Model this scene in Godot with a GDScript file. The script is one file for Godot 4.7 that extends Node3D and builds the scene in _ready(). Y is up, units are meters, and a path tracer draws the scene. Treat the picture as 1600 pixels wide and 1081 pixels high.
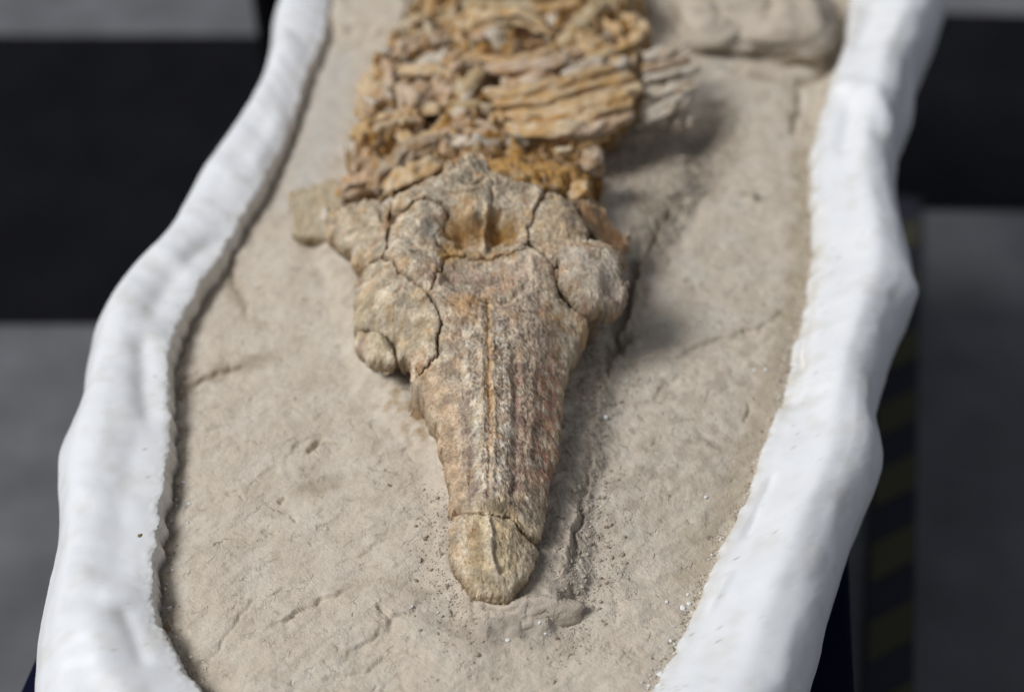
extends Node3D
# A fossil skull with the bones of its neck and chest, still lying in its block of pale rock inside a white plaster jacket,
# on a cloth-covered table above a grey floor. Units are metres; Y0 is the level of the rock surface.

const Y0 := 0.62
const TABLE := 0.48

var nz := {}
var mats := {}
var used := {}

# ------------------------------------------------------------------ a plan grid that can be carved and painted
class Field:
	var x0 := 0.0
	var z0 := 0.0
	var s := 0.001
	var nx := 0
	var nz := 0
	var h := PackedFloat32Array()
	var c := PackedColorArray()
	var wob: FastNoiseLite
	func _init(ax: float, az: float, bx: float, bz: float, step: float, w: FastNoiseLite):
		x0 = ax; z0 = az; s = step
		nx = int((bx - ax) / step) + 1
		nz = int((bz - az) / step) + 1
		h.resize(nx * nz)
		c.resize(nx * nz)
		wob = w
	func height(x: float, z: float) -> float:
		var u := clampf((x - x0) / s, 0.0, nx - 1.001)
		var v := clampf((z - z0) / s, 0.0, nz - 1.001)
		var i := int(u)
		var j := int(v)
		var k := j * nx + i
		u -= i
		v -= j
		return lerpf(lerpf(h[k], h[k + 1], u), lerpf(h[k + nx], h[k + nx + 1], u), v)
	func color(x: float, z: float) -> Color:
		var i := clampi(int((x - x0) / s + 0.5), 0, nx - 1)
		var j := clampi(int((z - z0) / s + 0.5), 0, nz - 1)
		return c[j * nx + i]
	func box(line: Array, r: float) -> Array:
		var lo: Vector2 = line[0]
		var hi: Vector2 = line[0]
		for p in line:
			lo = lo.min(p)
			hi = hi.max(p)
		return [clampi(int((lo.x - r - x0) / s), 0, nx - 1), clampi(int((hi.x + r - x0) / s) + 1, 0, nx - 1), clampi(int((lo.y - r - z0) / s), 0, nz - 1), clampi(int((hi.y + r - z0) / s) + 1, 0, nz - 1)]
	# distance to a polyline, how far along it (0..1), and the side (+ right, - left)
	static func near(line: Array, p: Vector2) -> Vector3:
		var best := 1e9
		var along := 0.0
		var side := 1.0
		var n := line.size() - 1
		for i in n:
			var a: Vector2 = line[i]
			var b: Vector2 = line[i + 1]
			var ab := b - a
			var t := clampf((p - a).dot(ab) / ab.length_squared(), 0.0, 1.0)
			var d := p.distance_squared_to(a + ab * t)
			if d < best:
				best = d
				along = (i + t) / n
				side = signf(ab.cross(p - a))
		return Vector3(sqrt(best), along, side)
	func rough(x: float, z: float, amp: float) -> Vector2:
		return Vector2(x + wob.get_noise_2d(x, z) * amp + wob.get_noise_2d(x * 7.0, z * 7.0) * amp * 0.05, z + wob.get_noise_2d(x + 7.3, z - 3.1) * amp + wob.get_noise_2d(x * 7.0 + 7.3, z * 7.0) * amp * 0.05)
	# a ridge (amp > 0) or a groove (amp < 0); both ends fade
	func stroke(line: Array, width: float, amp: float, wobble := 0.004, fade := 0.2) -> void:
		var b := box(line, width * 2.2 + wobble)
		for j in range(b[2], b[3] + 1):
			for i in range(b[0], b[1] + 1):
				var q := near(line, rough(x0 + i * s, z0 + j * s, wobble))
				if q.x < width * 2.2:
					var e := q.x / width
					var k := 1.0
					if fade > 0.0:
						k = clampf(minf(q.y, 1.0 - q.y) / fade, 0.12, 1.0)
					h[j * nx + i] += amp * k * exp(-e * e * 1.4)
	# a step: the ground right of the line drops by amp and comes back over «far»
	func scarp(line: Array, amp: float, far: float, wobble := 0.006) -> void:
		var b := box(line, far * 1.5 + wobble)
		for j in range(b[2], b[3] + 1):
			for i in range(b[0], b[1] + 1):
				var q := near(line, rough(x0 + i * s, z0 + j * s, wobble))
				if q.z > 0.0 and q.x < far * 1.5:
					var k := clampf(minf(q.y, 1.0 - q.y) / 0.25, 0.0, 1.0)
					h[j * nx + i] -= 1.4 * amp * k * smoothstep(-0.0005, 0.0028, q.x) * exp(-q.x / far * 2.0)
	func dab(at: Vector2, rx: float, rz: float, turn: float, amp: float, wobble := 0.004) -> void:
		var r := maxf(rx, rz) * 2.2
		var b := box([at], r)
		for j in range(b[2], b[3] + 1):
			for i in range(b[0], b[1] + 1):
				var p := (rough(x0 + i * s, z0 + j * s, wobble) - at).rotated(-turn)
				var e := p.x * p.x / (rx * rx) + p.y * p.y / (rz * rz)
				if e < 4.8:
					h[j * nx + i] += amp * exp(-e * 1.4)
	# a plateau inside a polygon, its sides sloping over «soft»
	func plateau(poly: Array, amp: float, soft: float, wobble: float, grow := 0.0) -> void:
		var ring := poly + [poly[0]]
		var flat := PackedVector2Array(poly)
		var b := box(poly, soft + wobble)
		for j in range(b[2], b[3] + 1):
			for i in range(b[0], b[1] + 1):
				var p := rough(x0 + i * s, z0 + j * s, wobble)
				var d := near(ring, p).x * (1.0 if Geometry2D.is_point_in_polygon(p, flat) else -1.0)
				h[j * nx + i] += amp * smoothstep(-soft * 0.5, soft * 0.5, d + grow)
	# a local smoothing of the relief, «times» passes, inside a polygon
	func soften(poly: Array, times: int) -> void:
		var b := box(poly, 0.0)
		var flat := PackedVector2Array(poly)
		var cells := PackedInt32Array()
		for j in range(maxi(b[2], 1), mini(b[3], nz - 2) + 1):
			for i in range(maxi(b[0], 1), mini(b[1], nx - 2) + 1):
				if Geometry2D.is_point_in_polygon(Vector2(x0 + i * s, z0 + j * s), flat):
					cells.append(j * nx + i)
		for k in times:
			var was := h.duplicate()
			for q in cells:
				h[q] = was[q] * 0.2 + (was[q - 1] + was[q + 1] + was[q - nx] + was[q + nx]) * 0.2
	func paint(line: Array, width: float, tint: Color, amount: float, wobble := 0.01, patch: FastNoiseLite = null, lo := -0.2, hi := 0.25) -> void:
		var b := box(line, width * 2.0 + wobble)
		for j in range(b[2], b[3] + 1):
			for i in range(b[0], b[1] + 1):
				var x := x0 + i * s
				var z := z0 + j * s
				var p := rough(x, z, wobble)
				var d := p.distance_to(line[0]) if line.size() == 1 else near(line, p).x
				if d < width * 2.0:
					var k := amount * exp(-d * d / (width * width) * 1.4)
					if patch:
						k *= smoothstep(lo, hi, patch.get_noise_2d(x, z))
					var was := c[j * nx + i]
					c[j * nx + i] = Color(lerpf(was.r, tint.r, k), lerpf(was.g, tint.g, k), lerpf(was.b, tint.b, k), was.a)

# ------------------------------------------------------------------ helpers
func noise(called: String, seed_: int, freq: float, octaves := 4, kind := FastNoiseLite.TYPE_SIMPLEX_SMOOTH, fractal := FastNoiseLite.FRACTAL_FBM) -> FastNoiseLite:
	var n := FastNoiseLite.new()
	n.seed = seed_
	n.frequency = freq
	n.noise_type = kind
	n.fractal_type = fractal if octaves > 1 else FastNoiseLite.FRACTAL_NONE
	n.fractal_octaves = octaves
	nz[called] = n
	return n

func numbered(called: String) -> String:
	var k: int = used.get(called, 0)
	used[called] = k + 1
	return called if k == 0 else "%s_%03d" % [called, k]

func tag(o: Node, label := "", category := "", group := "", kind := "") -> void:
	if label: o.set_meta("label", label)
	if category: o.set_meta("category", category)
	if group: o.set_meta("group", group)
	if kind: o.set_meta("kind", kind)

func thing(called: String, where: Vector3, label: String, category: String, group := "") -> Node3D:
	var o := Node3D.new()
	o.name = numbered(called)
	add_child(o, true)
	o.position = where
	tag(o, label, category, group)
	return o

func part(called: String, mesh: Mesh, m: Material, parent: Node = null) -> MeshInstance3D:
	var o := MeshInstance3D.new()
	o.name = numbered(called) if parent == null else called
	o.mesh = mesh
	o.material_override = m
	(self if parent == null else parent).add_child(o, true)
	return o

func made(v: PackedVector3Array, c: PackedColorArray, t: PackedInt32Array, off := Vector3.ZERO) -> ArrayMesh:
	if off != Vector3.ZERO:
		for i in v.size():
			v[i] -= off
	var n := PackedVector3Array()
	n.resize(v.size())
	var k := 0
	while k < t.size():
		var a := t[k]
		var b := t[k + 1]
		var d := t[k + 2]
		var f := (v[d] - v[a]).cross(v[b] - v[a])
		n[a] += f
		n[b] += f
		n[d] += f
		k += 3
	for i in n.size():
		n[i] = n[i].normalized() if n[i].length_squared() > 1e-30 else Vector3.UP
	var arr := []
	arr.resize(Mesh.ARRAY_MAX)
	arr[Mesh.ARRAY_VERTEX] = v
	arr[Mesh.ARRAY_NORMAL] = n
	if c.size(): arr[Mesh.ARRAY_COLOR] = c
	arr[Mesh.ARRAY_INDEX] = t
	var m := ArrayMesh.new()
	m.add_surface_from_arrays(Mesh.PRIMITIVE_TRIANGLES, arr)
	return m

func bump_tex(seed_: int, size: int, freq: float, octaves: int, kind := FastNoiseLite.TYPE_SIMPLEX_SMOOTH, fractal := FastNoiseLite.FRACTAL_FBM) -> NoiseTexture2D:
	var t := NoiseTexture2D.new()
	t.width = size
	t.height = size
	t.seamless = true
	t.noise = noise("t%d" % seed_, seed_, freq, octaves, kind, fractal)
	return t

# relief of the rock: fine grain and hundreds of thin flaked edges, tiling
func flaked(size: int, flakes: int, seed_: int, grainy: float, spread: float, pores: int) -> ImageTexture:
	var grain := noise("rockgrain", seed_, 0.11, 4)
	var soft := noise("rocksoft", seed_ + 1, 0.02, 3)
	var a := grain.get_seamless_image(size, size).get_data()
	var b := soft.get_seamless_image(size, size).get_data()
	var px := PackedFloat32Array()
	px.resize(size * size)
	for i in px.size():
		px[i] = 0.40 + a[i] * grainy + b[i] * 0.0009
	var rng := RandomNumberGenerator.new()
	rng.seed = seed_
	for n in flakes:
		var c := Vector2(rng.randf() * size, rng.randf() * size)
		var ang := rng.randfn(-0.42, spread)
		var l := rng.randf_range(8.0, 60.0) * (1.0 if n % 7 else 2.0)
		var dir := Vector2(cos(ang), sin(ang))
		var nor := Vector2(-dir.y, dir.x) * (1.0 if n % 4 else -1.0)
		var deep := rng.randf_range(0.05, 0.26)
		var far := rng.randf_range(6.0, 26.0)
		var bow := rng.randf_range(-0.006, 0.006)
		var r := int(l * 0.5 + far)
		for y in range(-r, r + 1):
			for x in range(-r, r + 1):
				var p := Vector2(x, y)
				var u := p.dot(dir) / (l * 0.5)
				if absf(u) > 1.0:
					continue
				var at := (posmod(int(c.y) + y, size)) * size + posmod(int(c.x) + x, size)
				var v := p.dot(nor) + bow * u * u * l * l * 0.25 + (a[at] - 128.0) * 0.035 + (b[at] - 128.0) * 0.10
				if v > -1.0 and v < far:
					px[at] -= deep * (1.0 - u * u) * smoothstep(-1.0, 1.0, v) * (1.0 - v / far)
	for n in pores:
		var c := Vector2(rng.randf() * size, rng.randf() * size)
		if b[int(c.y) * size + int(c.x)] < 118:
			continue
		var rx := rng.randf_range(1.5, 5.5)
		var ry := rx * rng.randf_range(1.0, 2.2)
		var deep := rng.randf_range(0.08, 0.30)
		for y in range(-int(ry) - 2, int(ry) + 3):
			for x in range(-int(rx) - 2, int(rx) + 3):
				var e := x * x / (rx * rx) + y * y / (ry * ry)
				if e < 1.6:
					px[posmod(int(c.y) + y, size) * size + posmod(int(c.x) + x, size)] -= deep * smoothstep(1.6, 0.3, e)
	return ImageTexture.create_from_image(Image.create_from_data(size, size, false, Image.FORMAT_RF, px.to_byte_array()))

func surface(rough: float, tex: Texture2D, relief: float, scale: float, spec := 0.3) -> StandardMaterial3D:
	var m := StandardMaterial3D.new()
	m.vertex_color_use_as_albedo = true
	m.roughness = rough
	m.metallic_specular = spec
	if tex:
		m.heightmap_enabled = true
		m.heightmap_texture = tex
		m.heightmap_scale = relief
		m.uv1_triplanar = true
		m.uv1_scale = Vector3.ONE * scale
	return m

func plain(c: Color, rough: float, spec := 0.3, metal := 0.0) -> StandardMaterial3D:
	var m := StandardMaterial3D.new()
	m.albedo_color = c.linear_to_srgb()
	m.roughness = rough
	m.metallic_specular = spec
	m.metallic = metal
	return m

func smooth(line: Array, steps: int) -> Array:
	var o := []
	var n := line.size()
	for i in n - 1:
		var a = line[maxi(i - 1, 0)]
		var b = line[i]
		var c = line[i + 1]
		var d = line[mini(i + 2, n - 1)]
		for k in steps:
			o.append(b.cubic_interpolate(c, a, d, float(k) / steps))
	o.append(line[n - 1])
	return o

func smooth_ring(line: Array, steps: int) -> Array:
	var o := []
	var n := line.size()
	for i in n:
		for k in steps:
			o.append(line[i].cubic_interpolate(line[(i + 1) % n], line[(i + n - 1) % n], line[(i + 2) % n], float(k) / steps))
	return o

# One piece cut out of a field along an outline: top with rounded edge, and walls down to «bottom».
func cut(f: Field, outline: Array, edge: float, bottom: Callable, shrink := 0.0, warp := 0.0016, under := 0.004, wall_tint := Color(0.2, 0.13, 0.07), off := Vector3.ZERO, lift := 0.0) -> ArrayMesh:
	var ring := outline + [outline[0]]
	var flat := PackedVector2Array(outline)
	var s := f.s
	var b := f.box(outline, 3.0 * s + warp)
	var w: int = b[1] - b[0] + 1
	var hh: int = b[3] - b[2] + 1
	var d := PackedFloat32Array()
	d.resize(w * hh)
	var jag: FastNoiseLite = nz["jag"]
	var patch: FastNoiseLite = nz["patch"]
	for j in hh:
		for i in w:
			var x: float = f.x0 + (i + b[0]) * s
			var z: float = f.z0 + (j + b[2]) * s
			var p := Vector2(x + patch.get_noise_2d(x, z) * warp * 1.3 + jag.get_noise_2d(x, z) * warp * 0.35, z + patch.get_noise_2d(x + 3.0, z + 5.0) * warp * 1.3 + jag.get_noise_2d(x + 3.0, z + 5.0) * warp * 0.35)
			d[j * w + i] = Field.near(ring, p).x * (1.0 if Geometry2D.is_point_in_polygon(p, flat) else -1.0) - shrink * (1.0 + 3.2 * patch.get_noise_2d(x * 0.6 + 1.0, z * 0.6))
	var v := PackedVector3Array()
	var c := PackedColorArray()
	var t := PackedInt32Array()
	var id := PackedInt32Array()
	id.resize(w * hh)
	id.fill(-1)
	var keep := PackedByteArray()
	keep.resize(w * hh)
	for j in hh - 1:
		for i in w - 1:
			var k := j * w + i
			if maxf(maxf(d[k], d[k + 1]), maxf(d[k + w], d[k + w + 1])) > 0.0:
				keep[k] = 1
				for q in [k, k + 1, k + w, k + w + 1]:
					if id[q] < 0:
						id[q] = v.size()
						var qi: int = q % w
						var qj: int = q / w
						var x: float = f.x0 + (qi + b[0]) * s
						var z: float = f.z0 + (qj + b[2]) * s
						var dq := d[q]
						if dq < 0.0:
							var gx := (d[q + 1 if qi < w - 1 else q] - d[q - 1 if qi > 0 else q])
							var gz := (d[q + w if qj < hh - 1 else q] - d[q - w if qj > 0 else q])
							var g := Vector2(gx, gz)
							if g.length_squared() > 0.0:
								g = g.normalized() * minf(-dq, s * 1.3)
								x += g.x
								z += g.y
							dq = 0.0
						var ed := edge * (1.0 + 2.2 * maxf(0.0, patch.get_noise_2d(x * 1.3, z * 1.3)))
						var e := 1.0 - minf(dq / ed, 1.0)
						v.append(Vector3(x, Y0 + lift + f.height(x, z) - ed * (1.0 - sqrt(1.0 - e * e)), z))
						c.append(f.color(x, z))
	# the walls: boundary corners in order, each ring below smoother than the one above
	var nxt := {}
	var prv := {}
	for j in hh - 1:
		for i in w - 1:
			var k := j * w + i
			if keep[k] == 0:
				continue
			t.append_array([id[k], id[k + 1], id[k + w + 1], id[k], id[k + w + 1], id[k + w]])
			if j == 0 or keep[k - w] == 0:
				nxt[k] = k + 1; prv[k + 1] = k
			if i == w - 2 or keep[k + 1] == 0:
				nxt[k + 1] = k + w + 1; prv[k + w + 1] = k + 1
			if j == hh - 2 or keep[k + w] == 0:
				nxt[k + w + 1] = k + w; prv[k + w] = k + w + 1
			if i == 0 or keep[k - 1] == 0:
				nxt[k + w] = k; prv[k] = k + w
	var keys := nxt.keys()
	var at := {}
	var out := {}
	for m in keys:
		at[m] = v[id[m]]
		var mi: int = m % w
		var mj: int = m / w
		var g := Vector2(d[mj * w + mini(mi + 5, w - 1)] - d[mj * w + maxi(mi - 5, 0)], d[mini(mj + 5, hh - 1) * w + mi] - d[maxi(mj - 5, 0) * w + mi])
		out[m] = g.normalized() if g.length_squared() > 0.0 else Vector2.ZERO
	var rings := 8
	var base_at := at
	var row := {}
	for m in keys:
		row[m] = id[m]
	for r in range(1, rings + 1):
		for pass_ in 5:
			var moved := {}
			for m in keys:
				var a: Vector3 = base_at[nxt[m]]
				var bb: Vector3 = base_at[prv.get(m, m)]
				moved[m] = base_at[m] * 0.4 + (a + bb) * 0.3
			base_at = moved
		var fr := float(r) / rings
		var below := {}
		for m in keys:
			var top: Vector3 = base_at[m]
			var low: float = bottom.call(top.x, top.z)
			low = minf(low, top.y - 0.002)
			var y := lerpf(top.y, low, fr)
			var g: Vector2 = out[m]
			var inn := under * fr * fr + patch.get_noise_3d(top.x, y, top.z) * 0.0042 * fr + jag.get_noise_3d(top.x, y, top.z) * 0.0022 - minf(0.003, (top.y - low) * 0.035) * sin(fr * PI)
			below[m] = v.size()
			v.append(Vector3(top.x + g.x * inn, y, top.z + g.y * inn))
			var tc: Color = c[id[m]]
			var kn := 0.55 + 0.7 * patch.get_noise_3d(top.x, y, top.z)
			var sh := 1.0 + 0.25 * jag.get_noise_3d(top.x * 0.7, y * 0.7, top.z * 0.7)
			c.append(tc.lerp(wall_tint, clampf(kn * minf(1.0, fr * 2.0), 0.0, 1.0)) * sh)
		for m in keys:
			var q: int = nxt[m]
			if below.has(q):
				t.append_array([row[m], below[m], below[q], row[m], below[q], row[q]])
		row = below
	return made(v, c, t, off)

# A bone: a swept, fluted, roughened rod. pts are points in the scene, r the radius at each, flat squeezes it in height.
func rod(pts: Array, radii: Array, flat: float, tone: Callable, seed_: int, off: Vector3, flute := 0.12, sides := 16, lumpy := 0.25) -> ArrayMesh:
	var n := pts.size()
	var steps := 9
	var line := smooth(pts, steps)
	var v := PackedVector3Array()
	var c := PackedColorArray()
	var t := PackedInt32Array()
	var m := line.size()
	var fl: FastNoiseLite = nz["flute"]
	var patch: FastNoiseLite = nz["patch"]
	var jag: FastNoiseLite = nz["jag"]
	for i in m:
		var q := float(i) / steps
		var k := mini(int(q), n - 2)
		var r := lerpf(radii[k], radii[k + 1], q - k)
		var fwd: Vector3 = (line[mini(i + 1, m - 1)] - line[maxi(i - 1, 0)]).normalized()
		var right := fwd.cross(Vector3.UP).normalized()
		var up := right.cross(fwd).normalized()
		var end := minf(i, m - 1 - i)
		var taper := 1.0 if end >= 2 else (0.9 if end == 1 else 0.72)
		for a in sides:
			var th := TAU * a / sides
			var g := fl.get_noise_3d(cos(th) * 0.016 + seed_ * 0.31, sin(th) * 0.016, i * 0.0011)
			var rr := r * taper * (1.0 + flute * 2.2 * g + 0.20 * cos(3.0 * th + seed_ * 1.7) + 0.09 * cos(5.0 * th + seed_ * 2.9))
			var p: Vector3 = line[i] + (right * cos(th) + up * sin(th) * flat) * rr
			p += fwd * (jag.get_noise_3d(p.x * 2.0, p.y * 2.0, p.z * 2.0) * r * (1.0 if end < 2 else 0.2))
			p += (right * cos(th) + up * sin(th)) * r * (jag.get_noise_3d(p.x, p.y, p.z) * 0.16 + patch.get_noise_3d(p.x * 1.2, p.y * 1.2, p.z * 1.2) * lumpy)
			v.append(p)
			c.append(tone.call(p, g))
	for i in m - 1:
		for a in sides:
			var e := i * sides + a
			var o := i * sides + (a + 1) % sides
			t.append_array([e, o + sides, o, e, e + sides, o + sides])
	for e in 2:
		var first := 0 if e == 0 else (m - 1) * sides
		var mid := Vector3.ZERO
		for a in sides:
			mid += v[first + a] / sides
		var fwd: Vector3 = (line[1] - line[0] if e == 0 else line[m - 2] - line[m - 1]).normalized()
		v.append(mid + fwd * radii[0 if e == 0 else n - 1] * 0.1)
		c.append(tone.call(mid, -0.5))
		for a in sides:
			var x := first + a
			var y := first + (a + 1) % sides
			t.append_array([v.size() - 1, x, y] if e == 0 else [v.size() - 1, y, x])
	return made(v, c, t, off)

# A knobbly lump (a vertebra end, a broken block); hollow > 0 dents its top.
func lump(at: Vector3, size: Vector3, turn: float, hollow: float, tone: Callable, seed_: int, off: Vector3, boxy := 0.35, rough := 0.22) -> ArrayMesh:
	var v := PackedVector3Array()
	var c := PackedColorArray()
	var t := PackedInt32Array()
	var la := 22
	var lo := 32
	var jag: FastNoiseLite = nz["jag"]
	var big: FastNoiseLite = nz["big"]
	var bas := Basis(Vector3.UP, turn)
	for i in la + 1:
		var ph := PI * i / la
		for j in lo:
			var th := TAU * j / lo
			var d := Vector3(sin(ph) * cos(th), cos(ph), sin(ph) * sin(th))
			var e := 1.0 / pow(pow(absf(d.x), 4.0) + pow(absf(d.y), 4.0) + pow(absf(d.z), 4.0), 0.25)
			var r := lerpf(1.0, e, boxy)
			r *= 1.0 + rough * big.get_noise_3d(d.x * 0.02 + seed_ * 1.7, d.y * 0.02, d.z * 0.02)
			if hollow > 0.0 and d.y > 0.0:
				r *= 1.0 - hollow * exp(-(d.x * d.x + d.z * d.z) * 3.2)
			var p := at + bas * (d * r * size)
			p += bas * d * jag.get_noise_3d(p.x, p.y, p.z) * minf(size.x, size.z) * 0.14
			v.append(p)
			c.append(tone.call(p, r - 1.0))
	for i in la:
		for j in lo:
			var a := i * lo + j
			var b := i * lo + (j + 1) % lo
			t.append_array([a, b, b + lo, a, b + lo, a + lo])
	return made(v, c, t, off)

func chip_mesh(seed_: int) -> ArrayMesh:
	var g := RandomNumberGenerator.new()
	g.seed = seed_
	var st := SurfaceTool.new()
	st.begin(Mesh.PRIMITIVE_TRIANGLES)
	st.set_smooth_group(-1)
	var pts := []
	var k := 7
	for i in k:
		var a := TAU * (i + g.randf() * 0.6) / k
		pts.append(Vector3(cos(a), 0, sin(a)) * g.randf_range(0.6, 1.1))
	var top := Vector3(g.randf_range(-0.3, 0.3), 0.55, g.randf_range(-0.3, 0.3))
	var low := Vector3(0, -0.4, 0)
	for i in k:
		var a: Vector3 = pts[i]
		var b: Vector3 = pts[(i + 1) % k]
		var a2 := a * 0.7 + Vector3(0, g.randf_range(0.3, 0.55), 0)
		var b2: Vector3 = b * 0.7 + Vector3(0, 0.42, 0)
		a2 = a * 0.7 + Vector3(0, 0.42, 0)
		for q in [a, a2, b, b, a2, b2, a2, top, b2, a, b, low]:
			st.add_vertex(q)
	st.generate_normals()
	return st.commit()

# ------------------------------------------------------------------ the scene
func _ready() -> void:
	# camera
	var cam := Camera3D.new()
	cam.name = "camera"
	add_child(cam)
	cam.position = Vector3(0, 1.69, 0.99779)
	cam.rotation_degrees = Vector3(-47, 0, 0)
	cam.fov = 25.0
	cam.far = 60.0
	var lens := CameraAttributesPhysical.new()
	lens.frustum_focal_length = 54.127
	lens.frustum_focus_distance = 1.288
	lens.frustum_near = 0.05
	lens.frustum_far = 60.0
	lens.exposure_aperture = 1.8
	cam.attributes = lens
	cam.current = true
	# soft daylight
	var sky := ProceduralSkyMaterial.new()
	sky.sky_top_color = Color(0.735, 0.765, 0.82)
	sky.sky_horizon_color = Color(0.72, 0.75, 0.80)
	sky.sky_curve = 0.3
	sky.ground_bottom_color = Color(0.2, 0.2, 0.21)
	sky.ground_horizon_color = Color(0.4, 0.4, 0.42)
	sky.sky_energy_multiplier = 0.58
	var env := Environment.new()
	env.background_mode = Environment.BG_SKY
	env.sky = Sky.new()
	env.sky.sky_material = sky
	env.tonemap_mode = Environment.TONE_MAPPER_LINEAR
	env.tonemap_exposure = 1.2
	env.sdfgi_enabled = true
	env.ssao_enabled = true
	env.ssil_enabled = true
	var we := WorldEnvironment.new()
	we.name = "world_environment"
	we.environment = env
	add_child(we)
	var sun := DirectionalLight3D.new()
	sun.name = "sun"
	sun.light_energy = 0.72
	sun.light_color = Color(0.985, 0.99, 1.0)
	sun.light_angular_distance = 22.0
	sun.shadow_enabled = true
	add_child(sun)
	sun.look_at_from_position(Vector3(-1.05, 1.30, 0.16), Vector3.ZERO)

	noise("wob", 3, 38.0, 2)
	noise("jag", 5, 260.0, 3)
	noise("big", 6, 30.0, 4)
	noise("flute", 7, 160.0, 3)
	noise("wide", 8, 7.0, 3)
	noise("patch", 9, 45.0, 4)
	noise("patch2", 10, 80.0, 4)
	noise("fine", 11, 420.0, 3)
	noise("cell", 12, 330.0, 1, FastNoiseLite.TYPE_CELLULAR)
	(nz["cell"] as FastNoiseLite).cellular_return_type = FastNoiseLite.RETURN_DISTANCE
	noise("ridge", 13, 52.0, 4, FastNoiseLite.TYPE_SIMPLEX_SMOOTH, FastNoiseLite.FRACTAL_RIDGED)
	noise("flake", 14, 26.0, 4)
	noise("grain", 15, 700.0, 2)

	mats.bone = surface(0.80, flaked(1024, 900, 131, 0.0010, 1.6, 2600), 0.26, 1.0 / 0.21, 0.35)
	mats.rock = surface(0.95, flaked(1400, 900, 102, 0.00035, 0.4, 0), 0.55, 1.0 / 0.42, 0.2)
	mats.plaster = surface(0.45, bump_tex(103, 1024, 0.008, 4), 0.025, 4.0, 0.5)
	mats.grit = surface(0.95, null, 0.0, 1.0, 0.2)

	setting()
	rock_block()
	plaster_jacket()
	skull()
	bones()
	loose_bits()

# ------------------------------------------------------------------ floor, dark floor panels, tape, table, post
func sheet(called: String, a: Vector3, b: Vector3, c: Vector3, d: Vector3, m: Material) -> void:
	var o := part(called, made(PackedVector3Array([a, b, c, d]), PackedColorArray(), PackedInt32Array([0, 1, 2, 0, 2, 3])), m)
	o.set_meta("kind", "structure")

func floor_mat(c: Color, seed_: int) -> StandardMaterial3D:
	var m := plain(Color.WHITE, 0.8, 0.12)
	var t := NoiseTexture2D.new()
	t.width = 512
	t.height = 512
	t.seamless = true
	t.noise = noise("f%d" % seed_, seed_, 0.012, 5)
	var g := Gradient.new()
	g.set_color(0, (c * 0.78).linear_to_srgb())
	g.set_color(1, (c * 1.22).linear_to_srgb())
	t.color_ramp = g
	m.albedo_texture = t
	m.uv1_triplanar = true
	m.uv1_world_triplanar = true
	m.uv1_scale = Vector3.ONE * 0.9
	return m

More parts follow.
